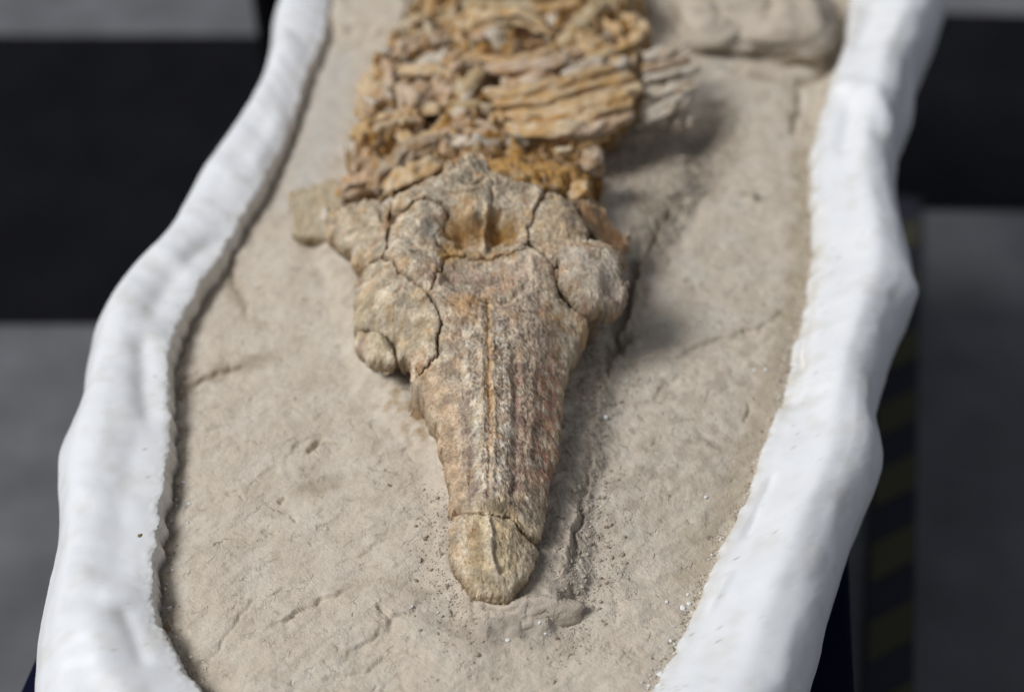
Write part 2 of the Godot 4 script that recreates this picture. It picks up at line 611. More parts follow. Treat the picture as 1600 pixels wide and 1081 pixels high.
func setting() -> void:
	var grey := floor_mat(Color(0.135, 0.134, 0.140), 201)
	var black := floor_mat(Color(0.0085, 0.0086, 0.0105), 202)
	sheet("floor", Vector3(-14, 0, -14), Vector3(14, 0, -14), Vector3(14, 0, 14), Vector3(-14, 0, 14), grey)
	sheet("black_floor_panel", Vector3(-6, 0.004, -1.345), Vector3(-0.28, 0.004, -1.345), Vector3(-0.28, 0.004, -0.622), Vector3(-6, 0.004, -0.610), black)
	sheet("black_floor_panel", Vector3(0.2, 0.004, -1.44), Vector3(6, 0.004, -1.2), Vector3(6, 0.004, -0.775), Vector3(0.2, 0.004, -0.885), black)
	# hazard tape along the table's right side
	var tape := thing("hazard_tape", Vector3(0.5, 0, -0.4), "yellow and black striped hazard tape stuck to the floor right of the table", "tape")
	var a := Vector3(0.365, 0, 0.35)
	var b := Vector3(0.602, 0, -0.905)
	var along := (b - a).normalized()
	var across := along.cross(Vector3.UP).normalized()
	var wide := 0.060
	var strip_m := plain(Color(0.040, 0.040, 0.050), 0.8, 0.1)
	var yell := plain(Color(0.085, 0.079, 0.050), 0.8, 0.1)
	var yell2 := plain(Color(0.076, 0.071, 0.048), 0.8, 0.1)
	var o := tape.position
	part("tape_strip", made(PackedVector3Array([a - o + Vector3.UP * 0.0085, b - o + Vector3.UP * 0.0085, b + across * wide - o + Vector3.UP * 0.0085, a + across * wide - o + Vector3.UP * 0.0085]), PackedColorArray(), PackedInt32Array([0, 1, 2, 0, 2, 3])), strip_m, tape)
	var len_ := a.distance_to(b)
	var d := 0.02
	var k := 0
	while d < len_ - 0.13:
		var lift := Vector3.UP * 0.0125
		var p := a + along * d + across * 0.002
		var q := a + along * (d + 0.048) + across * (wide - 0.002)
		part("tape_stripe", made(PackedVector3Array([p - o + lift, p + along * 0.062 - o + lift, q + along * 0.062 - o + lift, q - o + lift]), PackedColorArray(), PackedInt32Array([0, 1, 2, 0, 2, 3])), yell if k % 3 else yell2, tape)
		d += 0.122
		k += 1
	# the table: top, cloth with hanging folds
	var tb := thing("display_table", Vector3(-0.05, 0, -0.15), "table under a dark navy cloth, carrying the white plaster jacket", "table")
	var corner := [Vector2(-0.25, -0.66), Vector2(0.38, -0.66), Vector2(0.315, 0.10), Vector2(0.262, 0.62), Vector2(-0.490, 0.62), Vector2(-0.39, 0.06), Vector2(-0.29, -0.3)]
	var navy := plain(Color(0.0065, 0.0072, 0.020), 0.9, 0.1)
	var ring := []
	for i in corner.size():
		var p: Vector2 = corner[i]
		var q: Vector2 = corner[(i + 1) % corner.size()]
		for s in 40:
			ring.append(p.lerp(q, s / 40.0))
	var v := PackedVector3Array()
	var t := PackedInt32Array()
	var rings := [[0.0, 0.0], [0.004, -0.0015], [0.008, -0.008], [0.010, -0.05], [0.016, -0.14], [0.02, -0.26], [0.024, -0.38], [0.026, -0.474]]
	var cen := Vector2(-0.05, -0.05)
	for r in rings:
		for i in ring.size():
			var p: Vector2 = ring[i]
			var out: Vector2 = (p - cen).normalized()
			var fold: float = -r[1] / 0.474 * (0.014 * sin(i * 0.55) + 0.009 * sin(i * 0.23 + 1.0))
			p += out * (r[0] + fold)
			v.append(Vector3(p.x, TABLE - 0.001 + r[1], p.y) - tb.position)
	var nr := ring.size()
	for r in rings.size() - 1:
		for i in nr:
			var e := r * nr + i
			var f := r * nr + (i + 1) % nr
			t.append_array([e, f, f + nr, e, f + nr, e + nr])
	v.append(Vector3(cen.x, TABLE - 0.001, cen.y) - tb.position)
	for i in nr:
		t.append_array([v.size() - 1, (i + 1) % nr, i])
	part("tablecloth", made(v, PackedColorArray(), t), navy, tb)
	var wood := plain(Color(0.10, 0.07, 0.045), 0.6)
	var bm := BoxMesh.new()
	bm.size = Vector3(0.46, 0.02, 0.95)
	part("tabletop", bm, wood, tb).position = Vector3(0.01, TABLE - 0.014, 0.08)
	for s in [[-1, -1], [1, -1], [-1, 1], [1, 1]]:
		var lm := BoxMesh.new()
		lm.size = Vector3(0.045, TABLE - 0.026, 0.045)
		part("leg", lm, wood, tb).position = Vector3(0.01 + s[0] * 0.19, (TABLE - 0.026) / 2.0, 0.08 + s[1] * 0.42)
	# a black barrier post behind the jacket
	var post := thing("barrier_post", Vector3(-0.365, 0, -0.985), "black barrier post with round foot standing behind the jacket's left end", "post")
	var dark := plain(Color(0.004, 0.004, 0.0045), 0.45, 0.3)
	var steel := plain(Color(0.30, 0.31, 0.33), 0.3, 0.5, 0.8)
	part("foot", lathe([[0.0, 0.0], [0.135, 0.0], [0.138, 0.006], [0.136, 0.014], [0.11, 0.024], [0.06, 0.034], [0.032, 0.05], [0.0, 0.05]]), dark, post)
	part("pole", lathe([[0.0, 0.03], [0.026, 0.03], [0.026, 0.88], [0.024, 0.885], [0.0, 0.886]]), dark, post)
	part("collar", lathe([[0.0, 0.05], [0.033, 0.05], [0.034, 0.06], [0.033, 0.07], [0.0, 0.07]]), steel, post)
	part("belt_head", lathe([[0.0, 0.886], [0.03, 0.886], [0.031, 0.90], [0.031, 0.955], [0.026, 0.967], [0.0, 0.97]]), dark, post)

func lathe(prof: Array) -> ArrayMesh:
	var v := PackedVector3Array()
	var t := PackedInt32Array()
	var n := 40
	for p in prof:
		for i in n:
			v.append(Vector3(p[0] * cos(TAU * i / n), p[1], p[0] * sin(TAU * i / n)))
	for r in prof.size() - 1:
		for i in n:
			var a := r * n + i
			var b := r * n + (i + 1) % n
			t.append_array([a, b + n, b, a, a + n, b + n])
	return made(v, PackedColorArray(), t)

# ------------------------------------------------------------------ the block of rock
var rock: Field
var inner: Array
var outer: Array

func dome(x: float, z: float) -> float:
	var e := absf(x - 0.01)
	return -0.22 * e * e - 0.004 * smoothstep(0.1, 0.36, z) + 0.003

func rock_block() -> void:
	inner = smooth_ring([Vector2(-0.2058,-0.7399),Vector2(-0.2149,-0.5988),Vector2(-0.2148,-0.5397),Vector2(-0.2147,-0.483),Vector2(-0.2281,-0.4112),Vector2(-0.235,-0.3398),Vector2(-0.2478,-0.2682),Vector2(-0.2663,-0.1995),Vector2(-0.2833,-0.1357),Vector2(-0.3044,-0.0664),Vector2(-0.3157,-0.0211),Vector2(-0.3169,0.0159),Vector2(-0.3105,0.0625),Vector2(-0.3001,0.1131),Vector2(-0.2998,0.157),Vector2(-0.2965,0.2178),Vector2(-0.2887,0.2856),Vector2(-0.2758,0.3159),Vector2(-0.2573,0.3453),Vector2(-0.2359,0.3698),Vector2(-0.1947,0.4056),Vector2(-0.1244,0.4347),Vector2(-0.0476,0.4451),Vector2(0.0287,0.4347),Vector2(0.0781,0.4001),Vector2(0.1059,0.3675),Vector2(0.1226,0.3418),Vector2(0.1392,0.3087),Vector2(0.1567,0.2713),Vector2(0.1787,0.2211),Vector2(0.2012,0.18),Vector2(0.2183,0.1335),Vector2(0.2447,0.0672),Vector2(0.2622,0.0053),Vector2(0.2825,-0.05),Vector2(0.2923,-0.092),Vector2(0.3048,-0.1534),Vector2(0.3101,-0.2283),Vector2(0.326,-0.3137),Vector2(0.3428,-0.3609),Vector2(0.3612,-0.4217),Vector2(0.377,-0.4562),Vector2(0.4024,-0.5591),Vector2(0.4129,-0.6396),Vector2(0.3833,-0.7699),Vector2(0.1666,-0.8318),Vector2(-0.0498,-0.8239)], 8)
	outer = smooth_ring([Vector2(-0.2557,-0.7664),Vector2(-0.2562,-0.6262),Vector2(-0.2796,-0.5939),Vector2(-0.2875,-0.5507),Vector2(-0.2831,-0.4877),Vector2(-0.2878,-0.4216),Vector2(-0.3072,-0.3422),Vector2(-0.3361,-0.2591),Vector2(-0.3565,-0.1775),Vector2(-0.3835,-0.1212),Vector2(-0.4019,-0.0657),Vector2(-0.4061,-0.0137),Vector2(-0.404,0.0525),Vector2(-0.4115,0.1052),Vector2(-0.4065,0.139),Vector2(-0.3942,0.1951),Vector2(-0.3909,0.2762),Vector2(-0.3866,0.3227),Vector2(-0.3806,0.3636),Vector2(-0.3673,0.4082),Vector2(-0.3131,0.461),Vector2(-0.1871,0.5107),Vector2(-0.0555,0.5298),Vector2(0.0748,0.5107),Vector2(0.1599,0.4507),Vector2(0.2259,0.3721),Vector2(0.2471,0.3227),Vector2(0.2639,0.2768),Vector2(0.2806,0.2352),Vector2(0.3034,0.1813),Vector2(0.3292,0.1252),Vector2(0.336,0.1007),Vector2(0.3388,0.0541),Vector2(0.3622,-0.0121),Vector2(0.3879,-0.0719),Vector2(0.4043,-0.1075),Vector2(0.4079,-0.1727),Vector2(0.4108,-0.2489),Vector2(0.4307,-0.3455),Vector2(0.4528,-0.395),Vector2(0.4675,-0.4572),Vector2(0.4909,-0.5088),Vector2(0.532,-0.61),Vector2(0.5498,-0.7075),Vector2(0.4988,-0.8916),Vector2(0.1954,-0.9928),Vector2(-0.0883,-0.9755)], 8)
	var f := Field.new(-0.40, -0.70, 0.42, 0.50, 0.0013, nz["wob"])
	rock = f
	var wide: FastNoiseLite = nz["wide"]
	var flake: FastNoiseLite = nz["flake"]
	var fine: FastNoiseLite = nz["fine"]
	var ridge: FastNoiseLite = nz["ridge"]
	var patch: FastNoiseLite = nz["patch"]
	var big: FastNoiseLite = nz["big"]
	var grain: FastNoiseLite = nz["grain"]
	var base := Color(0.550, 0.472, 0.375)
	var pale := Color(0.60, 0.54, 0.45)
	var brown := Color(0.335, 0.265, 0.190)
	for j in f.nz:
		for i in f.nx:
			var x := f.x0 + i * f.s
			var z := f.z0 + j * f.s
			var h := dome(x, z) + 0.0035 * wide.get_noise_2d(x, z)
			# thin layers that flake off in steps running obliquely over the block
			var u := x * 0.55 + z * 0.9
			var w := -x * 0.9 + z * 0.5
			var q := flake.get_noise_2d(w * 0.40, u * 1.3) * 2.6 + wide.get_noise_2d(x + 5.0, z) * 1.5
			var st := floorf(q)
			var fr := q - st
			var zone := smoothstep(-0.25, 0.35, wide.get_noise_2d(x - 9.0, z + 2.0) + 0.5 * smoothstep(0.05, 0.3, z))
			h += 0.0011 * zone * (st + smoothstep(0.45, 1.0, fr))
			h += 0.0007 * big.get_noise_2d(x, z) + 0.00022 * fine.get_noise_2d(x, z) + 0.00016 * grain.get_noise_2d(x, z)
			f.h[j * f.nx + i] = h
			var c := base.lerp(pale, smoothstep(-0.15, 0.4, patch.get_noise_2d(x * 0.5, z * 0.5)) * 0.55)
			c = c.lerp(brown, smoothstep(0.12, 0.5, patch.get_noise_2d(x * 0.6 + 4.0, z * 0.6)) * 0.22)
			var k := 1.0 + 0.10 * fine.get_noise_2d(x + 1.0, z) + 0.05 * big.get_noise_2d(x * 2.0, z * 2.0) + 0.14 * grain.get_noise_2d(x, z + 2.0)
			f.c[j * f.nx + i] = Color(c.r * k, c.g * k, c.b * k)
	# the low pedestal left standing under the bones
	f.plateau([Vector2(-0.1372,-0.3138),Vector2(-0.0284,-0.4033),Vector2(0.1403,-0.369),Vector2(0.1964,-0.2819),Vector2(0.186,-0.2185),Vector2(0.1593,-0.1764),Vector2(0.1312,-0.1156),Vector2(0.1124,-0.0449),Vector2(0.0965,0.0093),Vector2(0.0843,0.0608),Vector2(0.0703,0.1283),Vector2(0.0574,0.1846),Vector2(0.0548,0.2379),Vector2(0.0499,0.2791),Vector2(0.0318,0.3078),Vector2(0.0077,0.3156),Vector2(-0.0163,0.315),Vector2(-0.0319,0.2975),Vector2(-0.0408,0.2697),Vector2(-0.0532,0.2379),Vector2(-0.0577,0.1914),Vector2(-0.061,0.1568),Vector2(-0.0745,0.121),Vector2(-0.1031,0.0913),Vector2(-0.1347,0.0452),Vector2(-0.1588,-0.0449),Vector2(-0.1805,-0.1247),Vector2(-0.1935,-0.1668)], 0.015, 0.034, 0.006)
	f.dab([Vector2(0.0349,0.2885)][0], 0.012, 0.016, 0.3, 0.005, 0.004)
	f.scarp([Vector2(0.1866,-0.2139),Vector2(0.1587,-0.172),Vector2(0.1307,-0.1114),Vector2(0.112,-0.041),Vector2(0.0981,0.0089),Vector2(0.0857,0.0644)], 0.013, 0.03, 0.005)
	f.scarp([Vector2(0.0732,0.1226),Vector2(0.063,0.1793),Vector2(0.0577,0.2263),Vector2(0.0539,0.2648)], 0.006, 0.02, 0.008)
	f.stroke([Vector2(0.1408,-0.1581),Vector2(0.1277,-0.1072),Vector2(0.1175,-0.0456),Vector2(0.1023,0.0045)], 0.004, 0.006, 0.004)
	f.stroke([Vector2(0.1117,-0.0241),Vector2(0.1027,0.0008),Vector2(0.0966,0.0154)], 0.004, -0.010, 0.004)
	f.stroke([Vector2(0.0572,0.1858),Vector2(0.0497,0.2227),Vector2(0.0441,0.255)], 0.0035, 0.006, 0.004)
	f.stroke([Vector2(-0.0321,0.2831),Vector2(-0.0282,0.2972),Vector2(-0.0296,0.3093)], 0.003, -0.006, 0.002)
	f.dab([Vector2(0.1808,-0.2944)][0], 0.05, 0.06, 0.0, -0.018)
	f.dab([Vector2(0.121,-0.2578)][0], 0.04, 0.05, 0.0, -0.014)
	f.stroke([Vector2(0.0419,0.2659),Vector2(0.0534,0.2865),Vector2(0.041,0.3089)], 0.003, -0.006, 0.006)
	f.stroke([Vector2(-0.0204,0.3166),Vector2(0,0.3202),Vector2(0.0256,0.3136)], 0.004, -0.004, 0.005)
	# cracks, ledges and scratches
	f.scarp([Vector2(-0.2084,0.3057),Vector2(-0.1913,0.2966),Vector2(-0.1756,0.288),Vector2(-0.1588,0.2775),Vector2(-0.1467,0.2719),Vector2(-0.126,0.2688)], 0.0050, 0.016)
	f.stroke([Vector2(-0.1756,0.288),Vector2(-0.1617,0.28),Vector2(-0.1492,0.2732)], 0.004, -0.003)
	f.stroke([Vector2(-0.2425,0.3313),Vector2(-0.2334,0.3117),Vector2(-0.2231,0.2905),Vector2(-0.2132,0.2769),Vector2(-0.2066,0.2757)], 0.0016, -0.0022, 0.004)
	f.scarp([Vector2(-0.1492,0.3371),Vector2(-0.1272,0.3266),Vector2(-0.1091,0.3141),Vector2(-0.0931,0.2966),Vector2(-0.0781,0.285),Vector2(-0.0659,0.2757)], 0.0036, 0.012)
	f.stroke([Vector2(-0.111,0.2819),Vector2(-0.1079,0.2905),Vector2(-0.0996,0.2997),Vector2(-0.0919,0.3003)], 0.0022, -0.004, 0.005)
	f.stroke([Vector2(-0.182,0.1248),Vector2(-0.177,0.1175),Vector2(-0.1724,0.1109),Vector2(-0.1712,0.1057)], 0.0024, -0.0075, 0.004)
	f.stroke([Vector2(-0.172,0.116),Vector2(-0.1619,0.1146),Vector2(-0.1533,0.116),Vector2(-0.1467,0.1131)], 0.0018, -0.004, 0.004)
	f.scarp([Vector2(-0.2027,0.1321),Vector2(-0.1955,0.1197),Vector2(-0.1826,0.1057),Vector2(-0.1714,0.1027),Vector2(-0.1589,0.116)], 0.003, 0.010)
	f.scarp([Vector2(-0.2239,0.1493),Vector2(-0.2156,0.1436),Vector2(-0.2104,0.1393),Vector2(-0.2059,0.1342)], 0.0030, 0.008)
	f.stroke([Vector2(-0.202,0.178),Vector2(-0.1985,0.1745),Vector2(-0.1955,0.171)], 0.0020, -0.0045, 0.002)
	f.stroke([Vector2(-0.2147,0.2072),Vector2(-0.2089,0.2052),Vector2(-0.2017,0.2072)], 0.0017, -0.0030, 0.003)
	f.stroke([Vector2(-0.1913,0.191),Vector2(-0.1845,0.1937),Vector2(-0.1874,0.1978)], 0.0018, -0.0030, 0.003)
	f.stroke([Vector2(-0.2522,0.1641),Vector2(-0.2438,0.1648),Vector2(-0.2373,0.1634)], 0.0018, -0.0030, 0.003)
	f.scarp([Vector2(-0.2145,0.275),Vector2(-0.1997,0.2669),Vector2(-0.1841,0.2644),Vector2(-0.1711,0.2631)], 0.0028, 0.008)
	f.scarp([Vector2(-0.1487,0.2466),Vector2(-0.1283,0.2349),Vector2(-0.1076,0.2218),Vector2(-0.0944,0.2172)], 0.0026, 0.010)
	f.scarp([Vector2(-0.1599,0.3585),Vector2(-0.1408,0.3476),Vector2(-0.1209,0.3441),Vector2(-0.1014,0.3325),Vector2(-0.0713,0.3236)], 0.0034, 0.010)
	f.scarp([Vector2(-0.235,0.071),Vector2(-0.2095,0.0649),Vector2(-0.1799,0.071),Vector2(-0.1628,0.0672)], 0.0022, 0.010)
	f.scarp([Vector2(-0.0961,0.1233),Vector2(-0.0844,0.1342),Vector2(-0.0701,0.1393),Vector2(-0.0615,0.145)], 0.0026, 0.007)
	f.scarp([Vector2(-0.3112,0.0383),Vector2(-0.2961,0.0279),Vector2(-0.2773,0.0183),Vector2(-0.2565,0.0126),Vector2(-0.2368,0.0078)], 0.0040, 0.020)
	f.stroke([Vector2(-0.2856,-0.1237),Vector2(-0.275,-0.0992),Vector2(-0.2611,-0.0769),Vector2(-0.2554,-0.0491)], 0.004, -0.003)
	f.scarp([Vector2(0.1189,0.0199),Vector2(0.1494,0.0094),Vector2(0.1887,-0.0103),Vector2(0.2312,-0.0295),Vector2(0.2755,-0.0682)], 0.0036, 0.02)
	f.stroke([Vector2(0.1494,0.0094),Vector2(0.1887,-0.0103),Vector2(0.2312,-0.0295),Vector2(0.2719,-0.0638)], 0.0022, -0.0026)
	f.scarp([Vector2(0.1066,0.0862),Vector2(0.1223,0.0633),Vector2(0.1443,0.0399),Vector2(0.1596,0.0319)], 0.0024, 0.014)
	f.stroke([Vector2(0.2098,0.09),Vector2(0.215,0.0786),Vector2(0.2191,0.0618)], 0.0022, -0.003)
	f.scarp([Vector2(0.0785,0.275),Vector2(0.0882,0.2905),Vector2(0.0821,0.3117)], 0.002, 0.01)
	# small flaked edges and pits all over
	var chipper := RandomNumberGenerator.new()
	chipper.seed = 31
	for n in 150:
		var p := Vector2(chipper.randf_range(-0.28, 0.28), chipper.randf_range(-0.28, 0.40))
		if flake.get_noise_2d(p.x * 0.6, p.y * 0.6) < -0.05:
			continue
		var ang := chipper.randfn(0.42, 0.35)
		var l := chipper.randf_range(0.006, 0.03)
		var d := Vector2(cos(ang), -sin(ang)) * l * 0.5
		var bow := Vector2(-d.y, d.x) * chipper.randf_range(-0.5, 0.5)
		if n % 4 == 3:
			f.stroke([p - d * 0.5, p + bow, p + d * 0.5], 0.0017, -chipper.randf_range(0.0008, 0.0024), 0.003)
		else:
			f.scarp([p - d, p + bow, p + d] if n % 3 else [p + d, p + bow, p - d], chipper.randf_range(0.0007, 0.0020), chipper.randf_range(0.005, 0.012), 0.005)
	# the raised ledge of the far right corner and the broken slab before it
	f.stroke([Vector2(0.232,-0.4466),Vector2(0.2742,-0.4347),Vector2(0.3204,-0.4288),Vector2(0.3556,-0.449),Vector2(0.3835,-0.5016)], 0.0055, -0.012, 0.002, 0.1)
	f.stroke([Vector2(0.3293,-0.4252),Vector2(0.3189,-0.3767),Vector2(0.3036,-0.3212)], 0.005, -0.006, 0.004)
	f.dab([Vector2(0.3316,-0.3767)][0], 0.022, 0.07, 0.2, -0.008)
	f.plateau([Vector2(-0.2386,-0.5205),Vector2(-0.1176,-0.483),Vector2(-0.1222,-0.5854),Vector2(-0.1475,-0.7851),Vector2(-0.2869,-0.7851)], 0.010, 0.02, 0.01)
	# loose dark earth dug out on the right of the bones
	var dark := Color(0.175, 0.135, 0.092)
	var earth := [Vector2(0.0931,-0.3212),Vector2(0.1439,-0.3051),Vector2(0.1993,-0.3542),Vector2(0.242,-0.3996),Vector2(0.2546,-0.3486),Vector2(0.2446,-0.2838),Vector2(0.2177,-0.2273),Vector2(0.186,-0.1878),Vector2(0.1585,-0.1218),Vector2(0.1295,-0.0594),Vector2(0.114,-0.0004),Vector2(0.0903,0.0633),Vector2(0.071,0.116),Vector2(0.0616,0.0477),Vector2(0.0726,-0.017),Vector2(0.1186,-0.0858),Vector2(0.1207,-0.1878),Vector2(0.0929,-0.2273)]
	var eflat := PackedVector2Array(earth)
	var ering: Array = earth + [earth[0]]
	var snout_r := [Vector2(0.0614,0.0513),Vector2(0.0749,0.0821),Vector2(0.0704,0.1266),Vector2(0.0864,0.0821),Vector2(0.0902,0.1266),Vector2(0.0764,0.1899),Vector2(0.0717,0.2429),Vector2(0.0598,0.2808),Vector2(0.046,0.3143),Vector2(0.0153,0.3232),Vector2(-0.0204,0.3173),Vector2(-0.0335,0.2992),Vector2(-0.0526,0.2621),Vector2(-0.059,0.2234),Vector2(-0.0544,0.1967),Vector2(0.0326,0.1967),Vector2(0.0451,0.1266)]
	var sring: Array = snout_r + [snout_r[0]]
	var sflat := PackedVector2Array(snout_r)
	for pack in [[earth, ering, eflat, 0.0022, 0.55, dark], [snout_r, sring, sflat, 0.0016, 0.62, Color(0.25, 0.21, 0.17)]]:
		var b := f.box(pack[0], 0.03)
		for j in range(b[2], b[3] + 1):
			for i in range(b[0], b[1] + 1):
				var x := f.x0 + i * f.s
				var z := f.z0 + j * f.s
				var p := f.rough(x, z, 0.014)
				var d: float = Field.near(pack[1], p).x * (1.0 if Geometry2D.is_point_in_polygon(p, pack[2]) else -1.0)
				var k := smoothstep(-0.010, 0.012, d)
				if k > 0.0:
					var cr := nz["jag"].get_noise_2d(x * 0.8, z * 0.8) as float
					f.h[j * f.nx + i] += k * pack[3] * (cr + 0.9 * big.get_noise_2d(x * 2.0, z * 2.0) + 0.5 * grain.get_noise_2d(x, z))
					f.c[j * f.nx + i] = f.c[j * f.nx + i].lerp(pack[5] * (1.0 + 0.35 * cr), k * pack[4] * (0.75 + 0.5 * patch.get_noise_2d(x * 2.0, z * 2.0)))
	f.dab([Vector2(0.1642,-0.3638)][0], 0.040, 0.034, 0.0, 0.024)
	f.soften([Vector2(-0.042,0.2599),Vector2(0.0421,0.2536),Vector2(0.0653,0.2662),Vector2(0.0583,0.3211),Vector2(0.015,0.3445),Vector2(-0.0302,0.3329),Vector2(-0.0487,0.3032)], 2)
	f.soften([Vector2(0.1975,-0.3865),Vector2(0.2112,-0.4692),Vector2(0.3934,-0.5189),Vector2(0.3667,-0.3865),Vector2(0.3005,-0.3638)], 2)
	f.dab([Vector2(0.1985,-0.2599)][0], 0.010, 0.006, 0.4, 0.008)
	f.dab([Vector2(0.1861,-0.2734)][0], 0.008, 0.005, -0.3, 0.007)
	f.dab([Vector2(0.2488,-0.2203)][0], 0.009, 0.005, 0.2, 0.006)
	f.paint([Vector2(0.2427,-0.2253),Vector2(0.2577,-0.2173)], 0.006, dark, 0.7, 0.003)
	f.dab([Vector2(0.1697,-0.1878)][0], 0.015, 0.008, 0.8, 0.006)
	f.dab([Vector2(0.2125,-0.3051)][0], 0.008, 0.006, 0.1, 0.006)
	# colour of the rock itself: brown stains
	f.paint([Vector2(-0.3112,0.0383),Vector2(-0.2773,0.0183),Vector2(-0.2368,0.0078)], 0.010, brown, 0.8)
	f.paint([Vector2(-0.2891,-0.1264),Vector2(-0.275,-0.0992),Vector2(-0.2554,-0.0491)], 0.008, brown, 0.5)
	f.paint([Vector2(-0.1833,0.1591),Vector2(-0.1582,0.1606)], 0.012, brown, 0.6)
	f.paint([Vector2(-0.281,0.2782),Vector2(-0.262,0.3266),Vector2(-0.2338,0.3669)], 0.006, Color(0.30, 0.245, 0.18), 0.5, 0.010)
	f.paint([Vector2(-0.3009,0.1233),Vector2(-0.2958,0.18),Vector2(-0.2914,0.2336),Vector2(-0.2843,0.2905)], 0.004, Color(0.27, 0.22, 0.16), 0.5, 0.006)
	f.paint([Vector2(0.2703,-0.0508),Vector2(0.2472,0.0159),Vector2(0.2275,0.0862),Vector2(0.2014,0.145),Vector2(0.1747,0.1937),Vector2(0.1482,0.253)], 0.016, Color(0.40, 0.33, 0.235), 0.7, 0.014)
	f.paint([Vector2(0.316,-0.2997),Vector2(0.3007,-0.2173),Vector2(0.2904,-0.1218),Vector2(0.2703,-0.0508)], 0.014, Color(0.36, 0.29, 0.20), 0.7, 0.012)
	f.paint([Vector2(0.1339,0.0633),Vector2(0.1885,0.0399),Vector2(0.2263,0.0159)], 0.02, Color(0.34, 0.285, 0.225), 0.6, 0.02, patch)
	f.paint([Vector2(0.0873,0.1937),Vector2(0.146,0.1378),Vector2(0.1894,0.0938)], 0.035, Color(0.355, 0.30, 0.235), 0.6, 0.02, patch)
	f.paint([Vector2(-0.1165,0.0633),Vector2(-0.0922,0.0862),Vector2(-0.0727,0.116)], 0.014, Color(0.36, 0.25, 0.14), 0.75, 0.012, nz["patch2"])
	f.paint([Vector2(-0.0838,0.2719),Vector2(-0.0513,0.3117),Vector2(-0.0102,0.3266)], 0.012, Color(0.29, 0.245, 0.195), 0.5, 0.016)
	f.paint([Vector2(-0.1916,-0.1483),Vector2(-0.149,-0.0845),Vector2(-0.1318,-0.0075)], 0.02, Color(0.40, 0.32, 0.24), 0.5, 0.016, patch)
	f.paint([Vector2(-0.203,-0.4466),Vector2(-0.207,-0.3212),Vector2(-0.2181,-0.2173)], 0.03, Color(0.50, 0.465, 0.42), 0.7, 0.02)
	# the trench along the plaster, then cut to the jacket's outline
	var rim := PackedVector2Array(inner)
	var grown := Geometry2D.offset_polygon(rim, 0.014)[0]
	var inring: Array = inner + [inner[0]]
	var idx := PackedInt32Array()
	idx.resize(f.nx * f.nz)
	idx.fill(-1)
	var v := PackedVector3Array()
	var c := PackedColorArray()
	var t := PackedInt32Array()
	var far_in := Geometry2D.offset_polygon(rim, -0.03)[0]
	for j in f.nz:
		for i in f.nx:
			var p := Vector2(f.x0 + i * f.s, f.z0 + j * f.s)
			if not Geometry2D.is_point_in_polygon(p, grown):
				continue
			var k := j * f.nx + i
			if not Geometry2D.is_point_in_polygon(p, far_in):
				var q := f.rough(p.x, p.y, 0.006)
				var d := Field.near(inring, q).x * (1.0 if Geometry2D.is_point_in_polygon(q, rim) else -1.0)
				var left := 1.0 if p.x < 0.0 else 0.25
				f.h[k] -= left * (0.003 * exp(-pow(maxf(d, 0.0) / 0.0038, 2.0)) + 0.001 * exp(-pow(maxf(d, 0.0) / 0.012, 2.0)))
			idx[k] = v.size()
			v.append(Vector3(p.x, Y0 + f.h[k], p.y))
			c.append(f.c[k])
	for j in f.nz - 1:
		for i in f.nx - 1:
			var k := j * f.nx + i
			var a := idx[k]
			var b := idx[k + 1]
			var d := idx[k + f.nx + 1]
			var e := idx[k + f.nx]
			if a >= 0 and b >= 0 and d >= 0 and e >= 0:
				t.append_array([a, b, d, a, d, e])
	var o := thing("rock_block", Vector3(0, TABLE, 0), "pale sandy rock slab filling the white plaster jacket, bones lying on it", "rock")
	part("rock_surface", made(v, c, t, o.position), mats.rock, o)

	var patch_: FastNoiseLite = nz["patch"]
	var grain_: FastNoiseLite = nz["grain"]
	var stone := func(p: Vector3, g: float) -> Color:
		var cc := Color(0.525, 0.45, 0.36).lerp(Color(0.42, 0.35, 0.27), smoothstep(-0.1, 0.4, patch_.get_noise_3d(p.x, p.y, p.z) - g * 0.3)) * (1.0 + 0.14 * grain_.get_noise_3d(p.x, p.y, p.z))
		return Color(cc.r, cc.g, cc.b)
	for w in [["rock_lump", Vector3(0.0114,0.622,0.293), Vector3(0.041, 0.016, 0.018), 0.15, 0.35, 0.75], ["rock_lump", Vector3(-0.0186,0.62,0.2978), Vector3(0.016, 0.012, 0.013), -0.2, 0.3, 0.8], ["rock_lump", Vector3(0.0398,0.622,0.2701), Vector3(0.012, 0.012, 0.022), -0.35, 0.3, 0.8], ["rock_ledge", Vector3(0.2961,0.622,-0.5304), Vector3(0.080, 0.030, 0.078), 0.05, 0.6, 0.35], ["rock_ledge", Vector3(0.2386,0.62,-0.5205), Vector3(0.055, 0.026, 0.065), 0.1, 0.6, 0.4]]:
		part(w[0], lump(w[1], w[2], w[3], 0.0, stone, int(w[1].x * 1000.0) + 60, o.position, w[4], w[5]), mats.rock, o)

func ground(x: float, z: float) -> float:
	return Y0 + rock.height(x, z)

